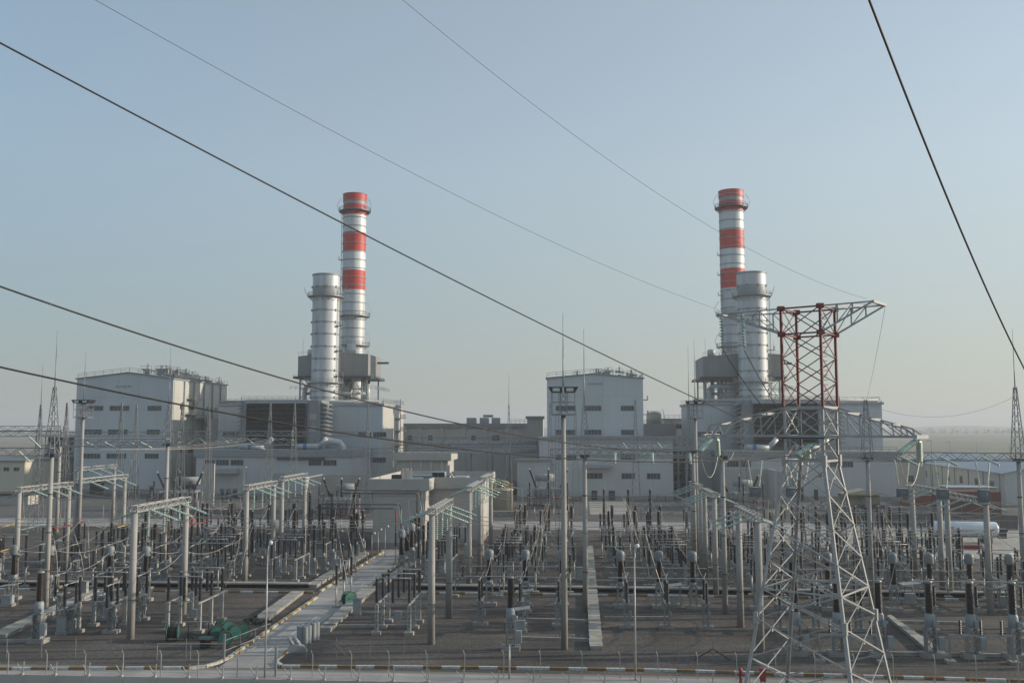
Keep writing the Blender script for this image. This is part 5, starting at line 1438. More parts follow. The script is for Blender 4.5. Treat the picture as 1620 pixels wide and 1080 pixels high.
rowbeam(98,283,690,198,'distant gantry beam crossing before the left hall')
rowbeam(98,283,707,178,'lower distant gantry beam crossing before the left hall')
rowbeam(283,463,703,184,'lower distant gantry beam crossing before the left air intake')
rowbeam(582,805,716,205,'distant gantry beam crossing before the grey office block')
rowbeam(871,1080,720,150,'gantry beam crossing the middle hall, lowest one of three')
rowbeam(283,463,689,200,'distant gantry beam crossing before the left air intake')
rowbeam(463,582,690,202,'distant gantry beam crossing before the left turbine building')
rowbeam(871,1075,698,196,'distant gantry beam crossing the middle hall, top one of three')
rowbeam(890,1085,710,160,'gantry beam crossing the middle hall, second one from the top')
rowbeam(1007,1178,698,200,'distant gantry beam left of the lattice tower')
k = 0
for px in (315,352,390):
    x, z = yp(px, 692, 200); p = Vector((x,200,z))
    for s, l in ((-1,'left'),(1,'right')):
        ins_string(p, p+Vector((s*2.1,-1.2,-1.4)), f'{l} leg of a pale inverted V of strings, {("left","middle","right")[k]} one before the turbine building', .17, 'pale_glass')
    k += 1
for j, px in enumerate((136,165,205,222)):
    x, z = yp(px, 699, 150); p = Vector((x,150,z))
    ins_string(p, p+Vector((2.3,-.5,-1.0)), f'pale slanting string below the gantry beam before the left hall, {("first","second","third","fourth")[j]} from the left', .15, 'pale_glass')
for j, (px, y) in enumerate(((973,716),(1032,716),(1091,717))):
    x, z = yp(px, y, 103); p = Vector((x,103,z)); ins_string(p, p+Vector((-.1,-1.6,-1.05)), f'short pale string under the gantry beam left of the tower, {("left","middle","right")[j]} of three', .16, 'pale_glass')
for j, (px, y) in enumerate(((945,705),(985,700),(1010,706),(1040,700))):
    x, z = yp(px, y, 159); p = Vector((x,159,z)); ins_string(p, p+Vector((.8,-1.2,-1.2)), f'distant green string on the middle gantry beams, {("first","second","third","fourth")[j]} from the left', .15, 'glass_green')
x = -75
for j, (px, y) in enumerate(((28,712),(45,690))):
    xx, z = yp(px, y, 110); p = Vector((xx,110,z)); ins_string(p, p+Vector((2.0,-.6,-1.4)), f'green slanting string near the left frame edge, {("lower","upper")[j]} one', .12, 'pale_glass')
# line traps hung from the gantry beam on V strings
for j, (px, y0, y1, Y, l) in enumerate(((1428,772,786,105.5,'ribbed grey line trap hanging before the orange container'),(1491,773,790,105.5,'ribbed grey line trap hanging left of the container stack'),
      (1556,774,795,105.5,'ribbed grey line trap hanging before the container stack'),(1195,770,786,104,'ribbed grey line trap hanging left of the tower body'),(1253,771,786,104,'ribbed grey line trap hanging behind the tower legs'))):
    X, zt = yp(px, y0, Y); _, zb = yp(px, y1, Y)
    t = T('line_trap', l, 'line trap', (X,Y,zb), 0, 'hanging grey line traps'); H = zt-zb; r = .60
    MB().cyl((0,0,.1),(0,0,H-.1),r*.93,n=20).build('coil', 'grey_paint', t)
    m = MB()
    for k in range(16): a = 2*pi*k/16; m.bar((r*cos(a),r*sin(a),0),(r*cos(a),r*sin(a),H),.07)
    m.build('rib', 'dome_grey', t)
    m = MB(); m.cyl((0,0,0),(0,0,.1),r*1.02,n=20); m.cyl((0,0,H-.1),(0,0,H),r*1.02,n=20); m.build('end_spider', 'galvanised', t)
    zb_ = 16.5
    for s, nm in ((-1,'left'),(1,'right')):
        ins_string((X+s*.75,Y,zb_-.05), (X+s*.38,Y,zt), f'{nm} string carrying the {l.replace("ribbed grey ","")}', .12, 'pale_glass')
for j, px in enumerate((1425,1486,1552)):
    X, z = yp(px, 722, 104.6); p = Vector((X,104.6,z)); ins_string(p, p+Vector((1.3,-1.6,-.9)), f'green slanting string before the right gantry beam, {("left","middle","right")[j]} of three', .15)
# ------------------------------------------------------------------ switchgear
def ins_prof(z0, h, rc, rs, n, rt=None):
    """porcelain with sheds, tapering from rs to rt"""
    rt = rt or rs; pr = []
    for k in range(n):
        f = k/n; a = rs+(rt-rs)*f; z = z0+h*k/n; d = h/n
        pr += [(rc*a/rs, z), (a, z+d*.30), (a*.97, z+d*.42), (rc*a/rs, z+d*.75)]
    pr.append((rc*rt/rs, z0+h)); return pr
def pedestal(m, w, z0, z1, n=4, t=.10): m.lattice(w, w*.9, z0, z1, n, t, .055)
def b_dome():
    t = T('domed_transformer', 'x', 'current transformer')
    m = MB(); m.box(-.8,.8,-.55,.55,-.02,.35); m.build('footing', 'concrete', t)
    m = MB(); pedestal(m, .75, .35, 2.35); m.box(-.5,.5,-.5,.5,2.35,2.43); m.build('pedestal', 'galvanised', t)
    MB().lathe([(.36,2.43),(.38,2.45),(.38,2.8),(.28,2.86)],0,0,14).build('base_drum', 'grey_paint', t)
    MB().lathe(ins_prof(2.86,2.2,.30,.40,18,.35),0,0,12).build('insulator', 'brown_porcelain', t)
    MB().lathe([(.34,5.06),(.45,5.10),(.48,5.2),(.48,5.85),(.45,6.03),(.36,6.16),(.2,6.23),(.02,6.25)],0,0,18).build('dome_head', 'dome_grey', t)
    m = MB(); m.cyl((-.62,0,5.5),(.62,0,5.5),.05,n=6); m.cbox(.6,0,5.4,.12,.2,.2); m.cbox(-.6,0,5.4,.12,.2,.2); m.build('terminal', 'pale_metal', t)
    return t
def b_tank():
    t = T('tank_transformer', 'x', 'current transformer')
    MB().box(-.85,.85,-.6,.6,-.02,.42).build('footing', 'concrete', t)
    m = MB(); m.box(-.42,-.32,-.42,.42,.42,2.55); m.box(.32,.42,-.42,.42,.42,2.55)
    for k in range(3): z = .5+k*.68; m.bar((-.32,-.4,z),(.32,-.4,z+.62),.06); m.bar((.32,-.4,z),(-.32,-.4,z+.62),.06)
    m.box(-.5,.5,-.5,.5,2.553,2.63); m.build('pedestal', 'galvanised', t)
    m = MB(); m.lathe([(.40,2.63),(.42,2.66),(.42,3.55),(.36,3.66),(.32,3.78)],0,0,18); m.cyl((.3,-.3,3.0),(.62,-.5,3.0),.12,n=8); m.cbox(.3,-.42,2.7,.35,.25,.5); m.build('tank', 'grey_paint', t)
    MB().lathe(ins_prof(3.78,2.55,.29,.37,22,.34),0,0,14).build('insulator', 'brown_porcelain', t)
    m = MB(); m.lathe([(.30,6.33),(.33,6.36),(.33,6.5),(.2,6.56)],0,0,14); m.cyl((0,0,6.5),(0,0,6.72),.06,n=6); m.cyl((-.3,0,6.66),(.5,0,6.66),.04,n=6); m.build('cap', 'galvanised', t)
    c = MB().box(.50,1.0,-.72,-.30,.75,1.85).build('control_box', 'light_grey_paint', t)
    MB().box(.55,.95,-.735,-.722,.82,1.78).build('box_door', 'light_grey_paint', c)
    return t
def b_vt():
    t = T('voltage_transformer', 'x', 'voltage transformer')
    MB().box(-.5,.5,-.5,.5,-.02,.3).build('footing', 'concrete', t)
    m = MB(); pedestal(m, .55, .3, 2.0); m.box(-.35,.35,-.35,.35,2.0,2.06); m.build('pedestal', 'galvanised', t)
    MB().box(-.26,.26,-.26,.26,2.06,2.5).build('base_tank', 'grey_paint', t)
    for z in (2.5, 4.5): MB().lathe(ins_prof(z,1.95,.18,.28,14),0,0,10).build('insulator', 'black_porcelain', t)
    MB().cyl((0,0,4.44),(0,0,4.51),.2,n=10).build('joint_flange', 'galvanised', t)
    m = MB(); m.cyl((0,0,6.45),(0,0,6.6),.16,n=10); m.cyl((-.35,0,6.62),(.35,0,6.62),.035,n=6); m.build('cap', 'galvanised', t)
    return t
def b_tall():
    t = T('surge_arrester', 'x', 'surge arrester')
    MB().box(-.6,.6,-.6,.6,-.02,.3).build('footing', 'concrete', t)
    m = MB(); pedestal(m, .7, .3, 2.6); m.box(-.4,.4,-.4,.4,2.6,2.66); m.build('pedestal', 'galvanised', t)
    for z in (2.66,4.75,6.84): MB().lathe(ins_prof(z,2.0,.19,.28,12),0,0,10).build('insulator', 'brown_porcelain', t)
    m = MB()
    for z in (4.66,6.75,8.84): m.cyl((0,0,z),(0,0,z+.09),.24,n=10)
    m.cyl((0,0,8.93),(0,0,9.25),.08,n=6); m.build('flange', 'galvanised', t)
    return t
def b_post():
    """one pole of an isolator: two post insulators on a lattice support with a pale tube across"""
    t = T('isolator_pole', 'x', 'isolator')
    m = MB(); m.box(-.75,.75,-.45,.45,-.02,.28); m.build('footing', 'concrete', t)
    m = MB(); pedestal(m, .5, .28, 2.5, 5); m.box(-.3,.3,-1.3,1.3,2.5,2.62); m.bar((0,-1.2,2.5),(0,-.2,1.6),.07); m.bar((0,1.2,2.5),(0,.2,1.6),.07); m.build('support', 'galvanised', t)
    for y in (-1.05, 1.05):
        MB().lathe(ins_prof(2.62,1.95,.12,.19,13),0,y,9).build('insulator', 'black_porcelain', t)
    m = MB(); m.cyl((0,-1.25,4.66),(0,1.25,4.66),.05,n=7); m.cbox(0,-1.05,4.57,.2,.2,.15); m.cbox(0,1.05,4.57,.2,.2,.15); m.bar((0,1.1,4.66),(.25,1.35,5.2),.05); m.build('blade', 'pale_metal', t)
    m = MB(); m.box(.18,.5,-.16,.16,1.0,1.6); m.build('drive_box', 'light_grey_paint', t)
    return t
def b_single():
    t = T('post_insulator', 'x', 'post insulator')
    MB().box(-.4,.4,-.4,.4,-.02,.22).build('footing', 'concrete', t)
    m = MB(); m.cyl((0,0,.22),(0,0,2.4),.09,n=8); m.box(-.25,.25,-.25,.25,2.4,2.46); m.build('support_pipe', 'pale_metal', t)
    MB().lathe(ins_prof(2.46,2.1,.12,.19,14),0,0,9).build('insulator', 'black_porcelain', t)
    m = MB(); m.cyl((0,0,4.56),(0,0,4.68),.12,n=8); m.build('cap', 'galvanised', t)
    return t
def b_breaker():
    t = T('circuit_breaker', 'x', 'circuit breaker')
    MB().box(-.6,.6,-.6,.6,-.02,.3).build('footing', 'concrete', t)
    m = MB(); m.box(-.30,-.20,-.3,.3,.3,1.9); m.box(.20,.30,-.3,.3,.3,1.9); m.box(-.4,.4,-.4,.4,1.903,2.0); m.bar((-.2,-.28,.4),(.2,-.28,1.8),.06); m.build('pedestal', 'galvanised', t)
    MB().lathe([(.22,2.0),(.25,2.05),(.25,2.35),(.18,2.45)],0,0,12).build('mechanism', 'grey_paint', t)
    MB().lathe(ins_prof(2.45,2.1,.14,.22,14),0,0,10).build('support_insulator', 'black_porcelain', t)
    MB().lathe(ins_prof(4.62,2.1,.22,.31,14),0,0,10).build('interrupter', 'brown_porcelain', t)
    m = MB(); m.cyl((0,0,4.55),(0,0,4.62),.22,n=10); m.cyl((0,0,6.72),(0,0,6.88),.2,n=10); m.cyl((-.5,0,4.6),(.2,0,4.6),.05,n=6); m.build('flange', 'galvanised', t)
    MB().box(.38,.82,-.3,.2,.9,1.7).build('control_box', 'light_grey_paint', t)
    return t
def b_iso3():
    """three pole isolator on a common frame, poles along y"""
    t = T('busbar_isolator', 'x', 'busbar isolator')
    for y in (0, 2.9, 5.8):
        for x in (-1.6, 1.6):
            MB().box(x-.45, x+.45, y-.4, y+.4, -.02, .3).build('footing', 'concrete', t)
            m = MB(); m.box(x-.17,x-.10,y-.14,y+.14,.3,2.75); m.box(x+.10,x+.17,y-.14,y+.14,.3,2.75)
            for k in range(6): m.box(x-.10,x+.10,y-.13,y-.11,.5+k*.4,.68+k*.4)
            m.build('leg', 'pale_metal', t)
    m = MB()
    for x in (-1.6,1.6): m.bar((x,-.5,2.83),(x,6.3,2.83),.14)
    for y in (0,2.9,5.8): m.bar((-1.6,y,2.96),(1.6,y,2.96),.12)
    m.bar((-1.6,2.9,1.1),(1.6,2.9,1.1),.07); m.build('frame', 'pale_metal', t)
    for y in (0,2.9,5.8):
        for x in (-1.6,0,1.6):
            m = MB(); m.lathe(ins_prof(3.02,1.08,.12,.185,7),x,y,9); m.cyl((x,y,4.10),(x,y,4.2),.12,n=8); m.lathe(ins_prof(4.2,1.08,.11,.17,7),x,y,9); m.build('insulator', 'black_porcelain', t)
        m = MB(); m.cyl((-1.75,y,5.36),(1.75,y,5.36),.05,n=7)
        for x in (-1.6,0,1.6): m.cbox(x,y,5.27,.18,.18,.16)
        m.build('blade', 'pale_metal', t)
    MB().box(-.3,.3,2.5,3.0,.9,1.7).build('drive_box', 'light_grey_paint', t)
    return t
def b_cab():
    t = T('control_cabinet', 'x', 'cabinet')
    MB().box(-.5,.5,-.35,.35,-.02,.3).build('plinth', 'concrete', t)
    MB().box(-.4,.4,-.25,.25,.3,1.65).build('case', 'light_grey_paint', t)
    m = MB(); m.box(-.36,-.01,-.262,-.252,.36,1.58); m.box(.01,.36,-.262,-.252,.36,1.58); m.build('door', 'light_grey_paint', t)
    MB().vprism([(-.46,1.653),(.46,1.653),(.46,1.7),(0,1.76),(-.46,1.7)],-.32,.32).build('roof', 'galvanised', t)
    return t
def b_table():
    """pale sheet on four legs above low boxes"""
    t = T('cable_shelter', 'x', 'cable shelter')
    for x in (-.8,.8):
        for y in (-.6,.6): MB().bar((x,y,0),(x,y,2.2),.07).build('leg', 'galvanised', t)
    MB().vprism([(-1.0,2.15),(1.0,2.4),(1.0,2.45),(-1.0,2.2)],-.85,.85).build('sheet', 'pale_metal', t)
    MB().box(-.55,.55,-.35,.35,.3,1.2).build('box', 'light_grey_paint', t)
    MB().box(-.7,.7,-.5,.5,-.02,.297).build('plinth', 'concrete', t)
    return t
def b_goal():
    """low tubular frame carrying cables"""
    t = T('support_frame', 'x', 'support frame')
    m = MB()
    for x in (-2.6,2.6): m.bar((x,0,0),(x,0,2.3),.13)
    m.bar((-2.7,0,2.3),(2.7,0,2.3),.16); m.bar((-2.6,0,1.1),(-1.4,0,2.3),.08); m.bar((2.6,0,1.1),(1.4,0,2.3),.08); m.build('frame', 'galvanised', t)
    for x in (-2.6,2.6): MB().box(x-.4,x+.4,-.4,.4,-.02,.25).build('footing', 'concrete', t)
    for x in (-1.7,0,1.7): MB().lathe(ins_prof(2.38,1.2,.08,.13,8),x,0,8).build('insulator', 'black_porcelain', t)
    return t
BUILD.update(dome=b_dome, tank=b_tank, vt=b_vt, tall=b_tall, post=b_post, single=b_single, breaker=b_breaker, iso3=b_iso3, cab=b_cab, table=b_table, goal=b_goal)
# bays across the yard: three phases each, seen from the camera
BAYS = {'A':((-35,22,82),'left frame edge bay'), 'B':((176,232,290),'bay left of near portal'), 'D':((775,832,888),'bay left of floodlight mast'),
        'E':((981,1040,1095),'bay right of floodlight mast'), 'F':((1196.7,1251,1309),'bay behind lattice tower'), 'H':((1412.8,1471.7,1533.6),'bay before tank trailer'), 'I':((1594,1652,1710),'right frame edge bay')}
BAYS = {k: (tuple(yp(px, 868, 108)[0] for px in v[0]), v[1]) for k, v in BAYS.items()}
PH = ('left','middle','right')
NAMES = {'dome':('grey domed brown transformer','grey domed current transformers'), 'tank':('brown transformer on grey tank','current transformers on grey tanks'),
         'vt':('slim black voltage transformer','slim black voltage transformers'), 'tall':('tall stacked surge arrester','tall stacked surge arresters'),
         'post':('two post isolator pole','single isolator poles'), 'single':('black post on pipe','black post insulators on pipes'), 'breaker':('thick topped circuit breaker','circuit breakers'), 'goal':('low tube frame with three insulators','low tube frames')}
def row(kind, Y, bay, note, phases=(0,1,2), rz=0, jit=.15, dx=0):
    xs, bn = BAYS[bay]; nm, g = NAMES[kind]
    for k in phases:
        place(kind, (xs[k]+dx+random.uniform(-jit,jit), Y+random.uniform(-jit,jit)), f'{nm}, {PH[k]} phase, {note}, {bn}', rz, g)
for b in 'ABDEFHI': row('dome', 108, b, 'domed row')
for px, k, b in ((1258,0,'F'),(1324,1,'F'),(1390,2,'F'),(1470,0,'H'),(1535,1,'H'),(1602,2,'H'),(808,1,'D'),(62,1,'B')):
    place('tank', (yp(px, 965, 87)[0], 87), f'brown transformer on grey tank, {PH[k]} phase, nearest row, {BAYS[b][1]}', 0, NAMES['tank'][1])
for b in 'BDEFH': row('post', 97.5, b, 'row before domes', rz=0)
for b in 'AB': row('post', 93 if b == 'A' else 91.5, b, 'front row', (1,2) if b == 'B' else (2,))
for b in 'ABDEFHI': row('single', 116.5, b, 'row at culvert', dx=.8)
for b in 'ABDEFHI': row('post', 122, b, 'row behind culvert')
for b in 'ABDEFHI': row('vt', 131, b, 'voltage row')
for b in 'ABDEFHI': row('single', 137.5, b, 'row behind voltage row', dx=-.9)
for b in 'ADEFHI': row('post', 143, b, 'middle row')
for b in 'ABDEFHI': row('breaker', 151, b, 'breaker row', (0,1,2) if b not in 'D' else (0,1,2))
for b in 'ABDEFHI': row('single', 158, b, 'rear row', dx=.6)
for b in 'ABDEFHI': row('vt' if b not in 'E' else 'tall', 166 if b != 'E' else 170, b, 'rear voltage row')
for b in 'ABDEFHI': row('post', 175, b, 'last row')
for b in 'BDFH': row('single', 181, b, 'row by pale road')
for b in 'ABDEFHI': row('single', 126.5, b, 'row before voltage row', dx=1.2)
for b in 'ABDEFHI': row('post', 136, b, 'row beyond voltage row', dx=1.1)
for b in 'ABDEFHI': row('single', 147, b, 'row before breakers', dx=-1.0)
for b in 'ABDEFHI': row('breaker', 162, b, 'second breaker row', dx=.9)
for b in 'ABDEFHI': row('single', 170, b, 'row before last', dx=-.7)
# left middle part of the yard between the left portals and the branch road, and right of the road: poles along the depth
def iso(x, y, label, rz=0): place('iso3', (x,y), label, rz, 'three pole busbar isolators')
iso(-38.6, 92.2, 'three pole isolator standing on pale legs behind the teal cable drums')
iso(-18.0, 92.6, 'three pole isolator on pale legs between the road and the near middle portal')
iso(-38.2, 122.5, 'three pole isolator on pale legs left of the branch road behind the culvert')
iso(-47.5, 122.5, 'three pole isolator left of the second left portal')
iso(-38.6, 138.5, 'three pole isolator left of the road by the third left portal')
iso(-18.0, 123.0, 'three pole isolator between the road and the second middle portal')
iso(-18.2, 140.0, 'three pole isolator between the control building and the third middle portal')
iso(11.8, 138.5, 'three pole isolator left of the third right portal')
iso(21.0, 119.0, 'three pole isolator right of the second right portal behind the tower')
iso(-47.0, 138.0, 'three pole isolator left of the third left portal')
iso(-67.0, 134.5, 'three pole isolator right of the far left portal by the left floodlight')
iso(-76.5, 120.0, 'three pole isolator at the left frame edge behind the culvert')
iso(11.6, 121.0, 'three pole isolator left of the second right portal')
iso(21.2, 131.5, 'three pole isolator right of the third right portal behind the tower')
iso(39.2, 123.0, 'three pole isolator left of the portal before the containers')
iso(-9.2, 137.5, 'three pole isolator right of the third middle portal')
iso(-9.0, 121.5, 'three pole isolator right of the second middle portal')
iso(-47.2, 91.5, 'three pole isolator left of the near left portal')
iso(-76.6, 135.5, 'three pole isolator left of the far left portal')
iso(48.5, 109.0, 'three pole isolator right of the portal before the tank trailer')
def trio(kind, pts, where, dims=('nearest','middle','farthest')):
    nm, g = NAMES[kind]
    for (x, y), d in zip(pts, dims): place(kind, (x,y), f'{nm}, {d} of three in depth, {where}', pi/2, g)
trio('breaker', [(-35.6,127.5),(-35.5,132),(-35.4,136.5)], 'left of the branch road')
trio('breaker', [(-33.8,141),(-33.9,145),(-34,149.5)], 'by the road bend left')
trio('breaker', [(-24.5,140),(-24.6,143.5),(-24.6,147)], 'before the control building')
trio('dome', [(-23.8,128),(-23.8,132),(-23.8,136)], 'right of the branch road')
trio('single', [(-30.8,124),(-30.8,127.5),(-30.8,131)], 'left of the branch road')
trio('vt', [(-21.3,127),(-21.3,131),(-21.3,135)], 'right of the domed three')
trio('single', [(-27.0,106),(-27.0,109.5),(-27.0,113)], 'right of the lone teal drum')
trio('vt', [(-52,142),(-52,146),(-52,150)], 'left of the third left portal')
trio('breaker', [(-57.5,127),(-57.5,131),(-57.5,135)], 'left yard')
trio('tall', [(-37,156),(-41,157),(-45,158)], 'before the pale road at the left')
# cabinets and cable shelters
for k, (px, y, l) in enumerate(((440,903,'pale control cabinet by the isolators left of the branch road'),(529,905,'pair of grey cabinets beside the breakers left of the road, left one'),(534,903,'pair of grey cabinets beside the breakers left of the road, right one'),(565,972,'pale cabinet on the trench right of the branch road'),(133,942,'pale cabinet by the left trench'),
    (97,1003,'pale cabinet beside the nearest left transformer'),(112,998,'pale cabinet right of the one beside the nearest left transformer'),(163,975,'pale cabinet between the left isolator poles'),(176,973,'pale cabinet right of the left isolator poles'),(917,918,'white cabinet left of the straight trench'),(790,907,'grey cabinet in the bay left of the floodlight mast'),(1025,905,'grey cabinet in the bay right of the straight trench'),
    (1180,908,'grey cabinet left of the tower'),(1450,940,'grey cabinet in the right bay'),(1330,930,'grey cabinet seen through the tower'),(1565,945,'grey cabinet near the right frame edge'),(860,905,'grey cabinet left of the mast foot'),(700,905,'grey cabinet by the second middle portal'),(75,900,'grey cabinet at the left yard edge'),(330,905,'grey cabinet in the left yard behind the culvert'),(225,900,'grey cabinet behind the near left portal'))):
    place('cab', gp(px, y), l, random.uniform(-.3,.3), 'control cabinets')
for px, y, l in ((822,1000,'tilted pale sheet shelter right of the nearest tank transformer'),(830,968,'tilted pale sheet shelter behind the nearest one in the bay by the floodlight mast'),(108,1000,'tilted pale sheet shelter beside the nearest left transformer'),(172,968,'tilted pale sheet shelter left of the near left portal'),(12,958,'tilted pale sheet shelter at the left frame edge'),
    (1065,958,'tilted pale sheet shelter in the bay right of the straight trench'),(1300,962,'tilted pale sheet shelter seen through the tower legs'),(1440,955,'tilted pale sheet shelter before the domes at the right'),(1590,960,'tilted pale sheet shelter at the right frame edge')):
    place('table', gp(px, y), l, 0, 'pale sheet shelters')
for x, y, l in ((23,84.5,'low tube frame with three insulators behind the tower legs'),(34,85,'low tube frame with three insulators right of the tower legs'),(44,84.5,'low tube frame with three insulators in the right corner'),(26,113,'low tube frame with three insulators behind the culvert at the right'),(-12,113.3,'low tube frame with three insulators before the culvert at the middle'),(-61,113,'low tube frame with three insulators behind the left trench')):
    place('goal', (x,y), l, 0, 'low tube frames')
# phase coloured tubes, bus tubes
def bus_tube(pts, r, m_, label, group='busbar tubes', name='busbar_tube'):
    o = Vector(pts[0]); mb = MB(); mb.tube([Vector(p)-o for p in pts], r, 8); ob = mb.build(name, m_); ob.location = o; tag(ob, label, 'busbar', group); return ob
for b in 'ABDEFHI':
    xs, bn = BAYS[b]
    for y, z, w in ((108.6,4.25,'behind the domed transformers'),(97.5,4.85,'over the near isolator poles'),(122,4.9,'over the far isolator poles'),(143,4.9,'over the middle isolator poles'),(158,4.75,'over the rear posts')):
        bus_tube([(xs[0]-1.6,y,z),(xs[2]+1.6,y,z)], .055, 'pale_metal', f'pale horizontal tube {w}, {bn}')
for px, y, px2, y2, Y, m_, l in ((2,834,37,824,118,'yellow_tube','yellow phase tube at the left frame edge'),(86,836,138,824,124,'red_tube','red phase tube right of the leftmost column'),(33,838,72,828,120,'green_tube','green phase tube at the left'),(185,834,204,829,112,'yellow_tube','yellow phase tube behind the near left portal'),(292,833,333,823,122,'red_tube','red phase tube right of the near left portal'),
      (0,872,14,868,100,'yellow_tube','yellow phase tube low at the left frame edge')):
    x0, z0 = yp(px, y, Y); x1, z1 = yp(px2, y2, Y+9); bus_tube([(x0,Y,z0),(x1,Y+9,z1)], .075, m_, l, 'coloured phase tubes')
# tubes leading from the breakers over the road to the control building
for k, (yy, z, m_, l) in enumerate(((139,8.0,'red_tube','red ended tube over the road, nearest of the nested tubes'),(142,8.35,'green_tube','dark green tube over the road, second of the nested tubes'),(146,9.7,'red_tube','red ended tube over the road, third of the nested tubes'),(149,10.0,'green_tube','grey green tube over the road, farthest of the nested tubes'))):
    xe = xat((628,636,661,667)[k], yy); x0 = xat((505,512,540,548)[k], yy)
    bus_tube([(x0,yy,z-.02),(xe-.3,yy,z),(xe,yy,z-.3),(xe,yy,3.0)], .085, 'dark_metal', l)
    place('single', (xe,yy-.0), f'black post under the {("nearest","second","third","farthest")[k]} nested tube by the control building', 0, NAMES['single'][1])
    bus_tube([(xe,yy,5.6),(xe,yy,7.6)], .1, m_, f'coloured end sleeve of the {("nearest","second","third","farthest")[k]} nested tube', 'coloured phase tubes')

# apparatus and posts on the dark ground between the rear road and the plant
for nm, px, Y in (('left hall transformer',285,205),('bushing transformer',541,202),('middle hall transformer',868,205),('tower side transformer',1170,205)):
    for j, k in enumerate((-1,0,1)):
        x0 = xat(px, Y+12)
        place('tall', (x0+k*4.2, Y+9+random.uniform(-1,1)), f'tall stacked surge arrester, {PH[j]} of three before the {nm}', 0, NAMES['tall'][1], .85)
        place('single', (x0+k*4.2+1.3, Y+4), f'black post on pipe, {PH[j]} of three before the {nm}', 0, NAMES['single'][1])
        place('post', (x0+k*4.2-.6, Y+14), f'two post isolator pole, {PH[j]} of three beside the {nm}', 0, NAMES['post'][1])
        wire(sag((x0+k*4.2,Y+9,7.6),(x0+k*4.2+.4,Y+22,6.5),.8,8), .035, f'pale slack cable, {PH[j]} of three before the {nm}', 'wire_pale', 'slack cables between apparatus', 'slack_cable') if False else None
post_fence('yard_fence', 'thin wire fence along the rear edge of the switchyard by the pale road', [-60+58*k for k in range(30)], lambda x: 834, 2.2, False, .07, 3, 'galvanised')
post_fence('yard_fence', 'thin wire fence beyond the pale rear road before the plant', [-40+71*k for k in range(24)], lambda x: 818, 2.2, False, .08, 3, 'galvanised')
for k, (px, yb, l) in enumerate(((232,815,'left of the left hall transformer'),(352,812,'before the left annex door'),(405,812,'before the left annex roller door'),(470,812,'left of the sunlit wing wall'),(745,812,'left of the water tank'),(905,812,'behind the tall floodlight mast'),(1040,812,'before the three ribbon windows'),(1085,815,'before the dark pipe structure'),(1225,815,'behind the tower left leg'),(1300,818,'behind the tower right leg'))):
    place('goal', gp(px, yb), f'low tube frame with three insulators, {l}', random.uniform(-.2,.2), 'low tube frames', 1.15)
# ------------------------------------------------------------------ overhead wires and jumper cables
def wire(pts, r, label, m_='wire_dark', group='overhead wires', name='overhead_wire', n=4):
    o = Vector(pts[0]); mb = MB(); mb.tube([Vector(p)-o for p in pts], r, n); ob = mb.build(name, m_); ob.location = o; tag(ob, label, 'wire', group); return ob
def sag(p, q, s, n=14):
    p = Vector(p); q = Vector(q); return [p+(q-p)*(k/n)+Vector((0,0,-4*s*(k/n)*(1-k/n))) for k in range(n+1)]
def span(P0, px0, d0, samples, end, r, label, m_='wire_dark', ext=.35):
    """hanging wire in the vertical plane from a point on the first pixel's ray, d0 away, to the fixed end; height a parabola"""
    e = Vector(end); dr = ray(*px0); A = Vector((0,0,CAMZ))+dr.normalized()*d0
    dp = Vector((e.x-A.x, e.y-A.y, 0)); ts, zs = [0.0, 1.0], [A.z, e.z]; wt = [3, 6]
    for (x, y) in samples:
        d = ray(x, y); den = d.x*dp.y-d.y*dp.x
        s = (A.x*dp.y-A.y*dp.x)/den; q = Vector((d.x*s, d.y*s, CAMZ+d.z*s)); t = ((q.x-A.x)*dp.x+(q.y-A.y)*dp.y)/dp.length_squared
        ts.append(t); zs.append(q.z); wt.append(1)
    # weighted least squares z = a + b t + c t^2
    S = [[0.0]*4 for _ in range(3)]
    for t, z, w in zip(ts, zs, wt):
        v = (1, t, t*t)
        for i in range(3):
            for j in range(3): S[i][j] += w*v[i]*v[j]
            S[i][3] += w*v[i]*z
    Mx = Matrix([S[0][:3], S[1][:3], S[2][:3]]); a, b, c = Mx.inverted() @ Vector([S[0][3], S[1][3], S[2][3]])
    pts = []
    n = 44
    for k in range(n+1):
        t = -ext+(1+ext)*k/n; p = A+dp*t; pts.append(Vector((p.x, p.y, a+b*t+c*t*t)))
    pts[-1] = e
    return wire(pts, r, label, m_)
span(None, (0,66), 28, [(300,229),(540,360),(900,530),(1100,628)], TC+CDIR[1]*1.68+Vector((0,0,19.3)), .027, 'thick dark wire slanting from the upper left edge to the tower body')
span(None, (0,456), 30, [(300,543),(580,634),(880,703),(1000,711)], TI['L'][1], .027, 'thick wire from the left edge sagging to the left end of the crossarm')
span(None, (0,580), 30, [(300,640),(580,696),(880,725),(1120,724)], TI['M'][1], .027, 'lowest thick wire from the left edge sagging to the middle of the crossarm')
span(None, (155,0), 30, [(370,130),(640,270),(820,358),(1000,433)], tp(-1,4.3,27.3,-.6), .008, 'thin earth wire from the upper left to the left upper tower arm')
span(None, (635,0), 30, [(800,130),(960,245),(1145,373),(1250,430)], tp(1,2.6,27.2,-.9), .008, 'thin earth wire from the top edge to the right upper tower arm')
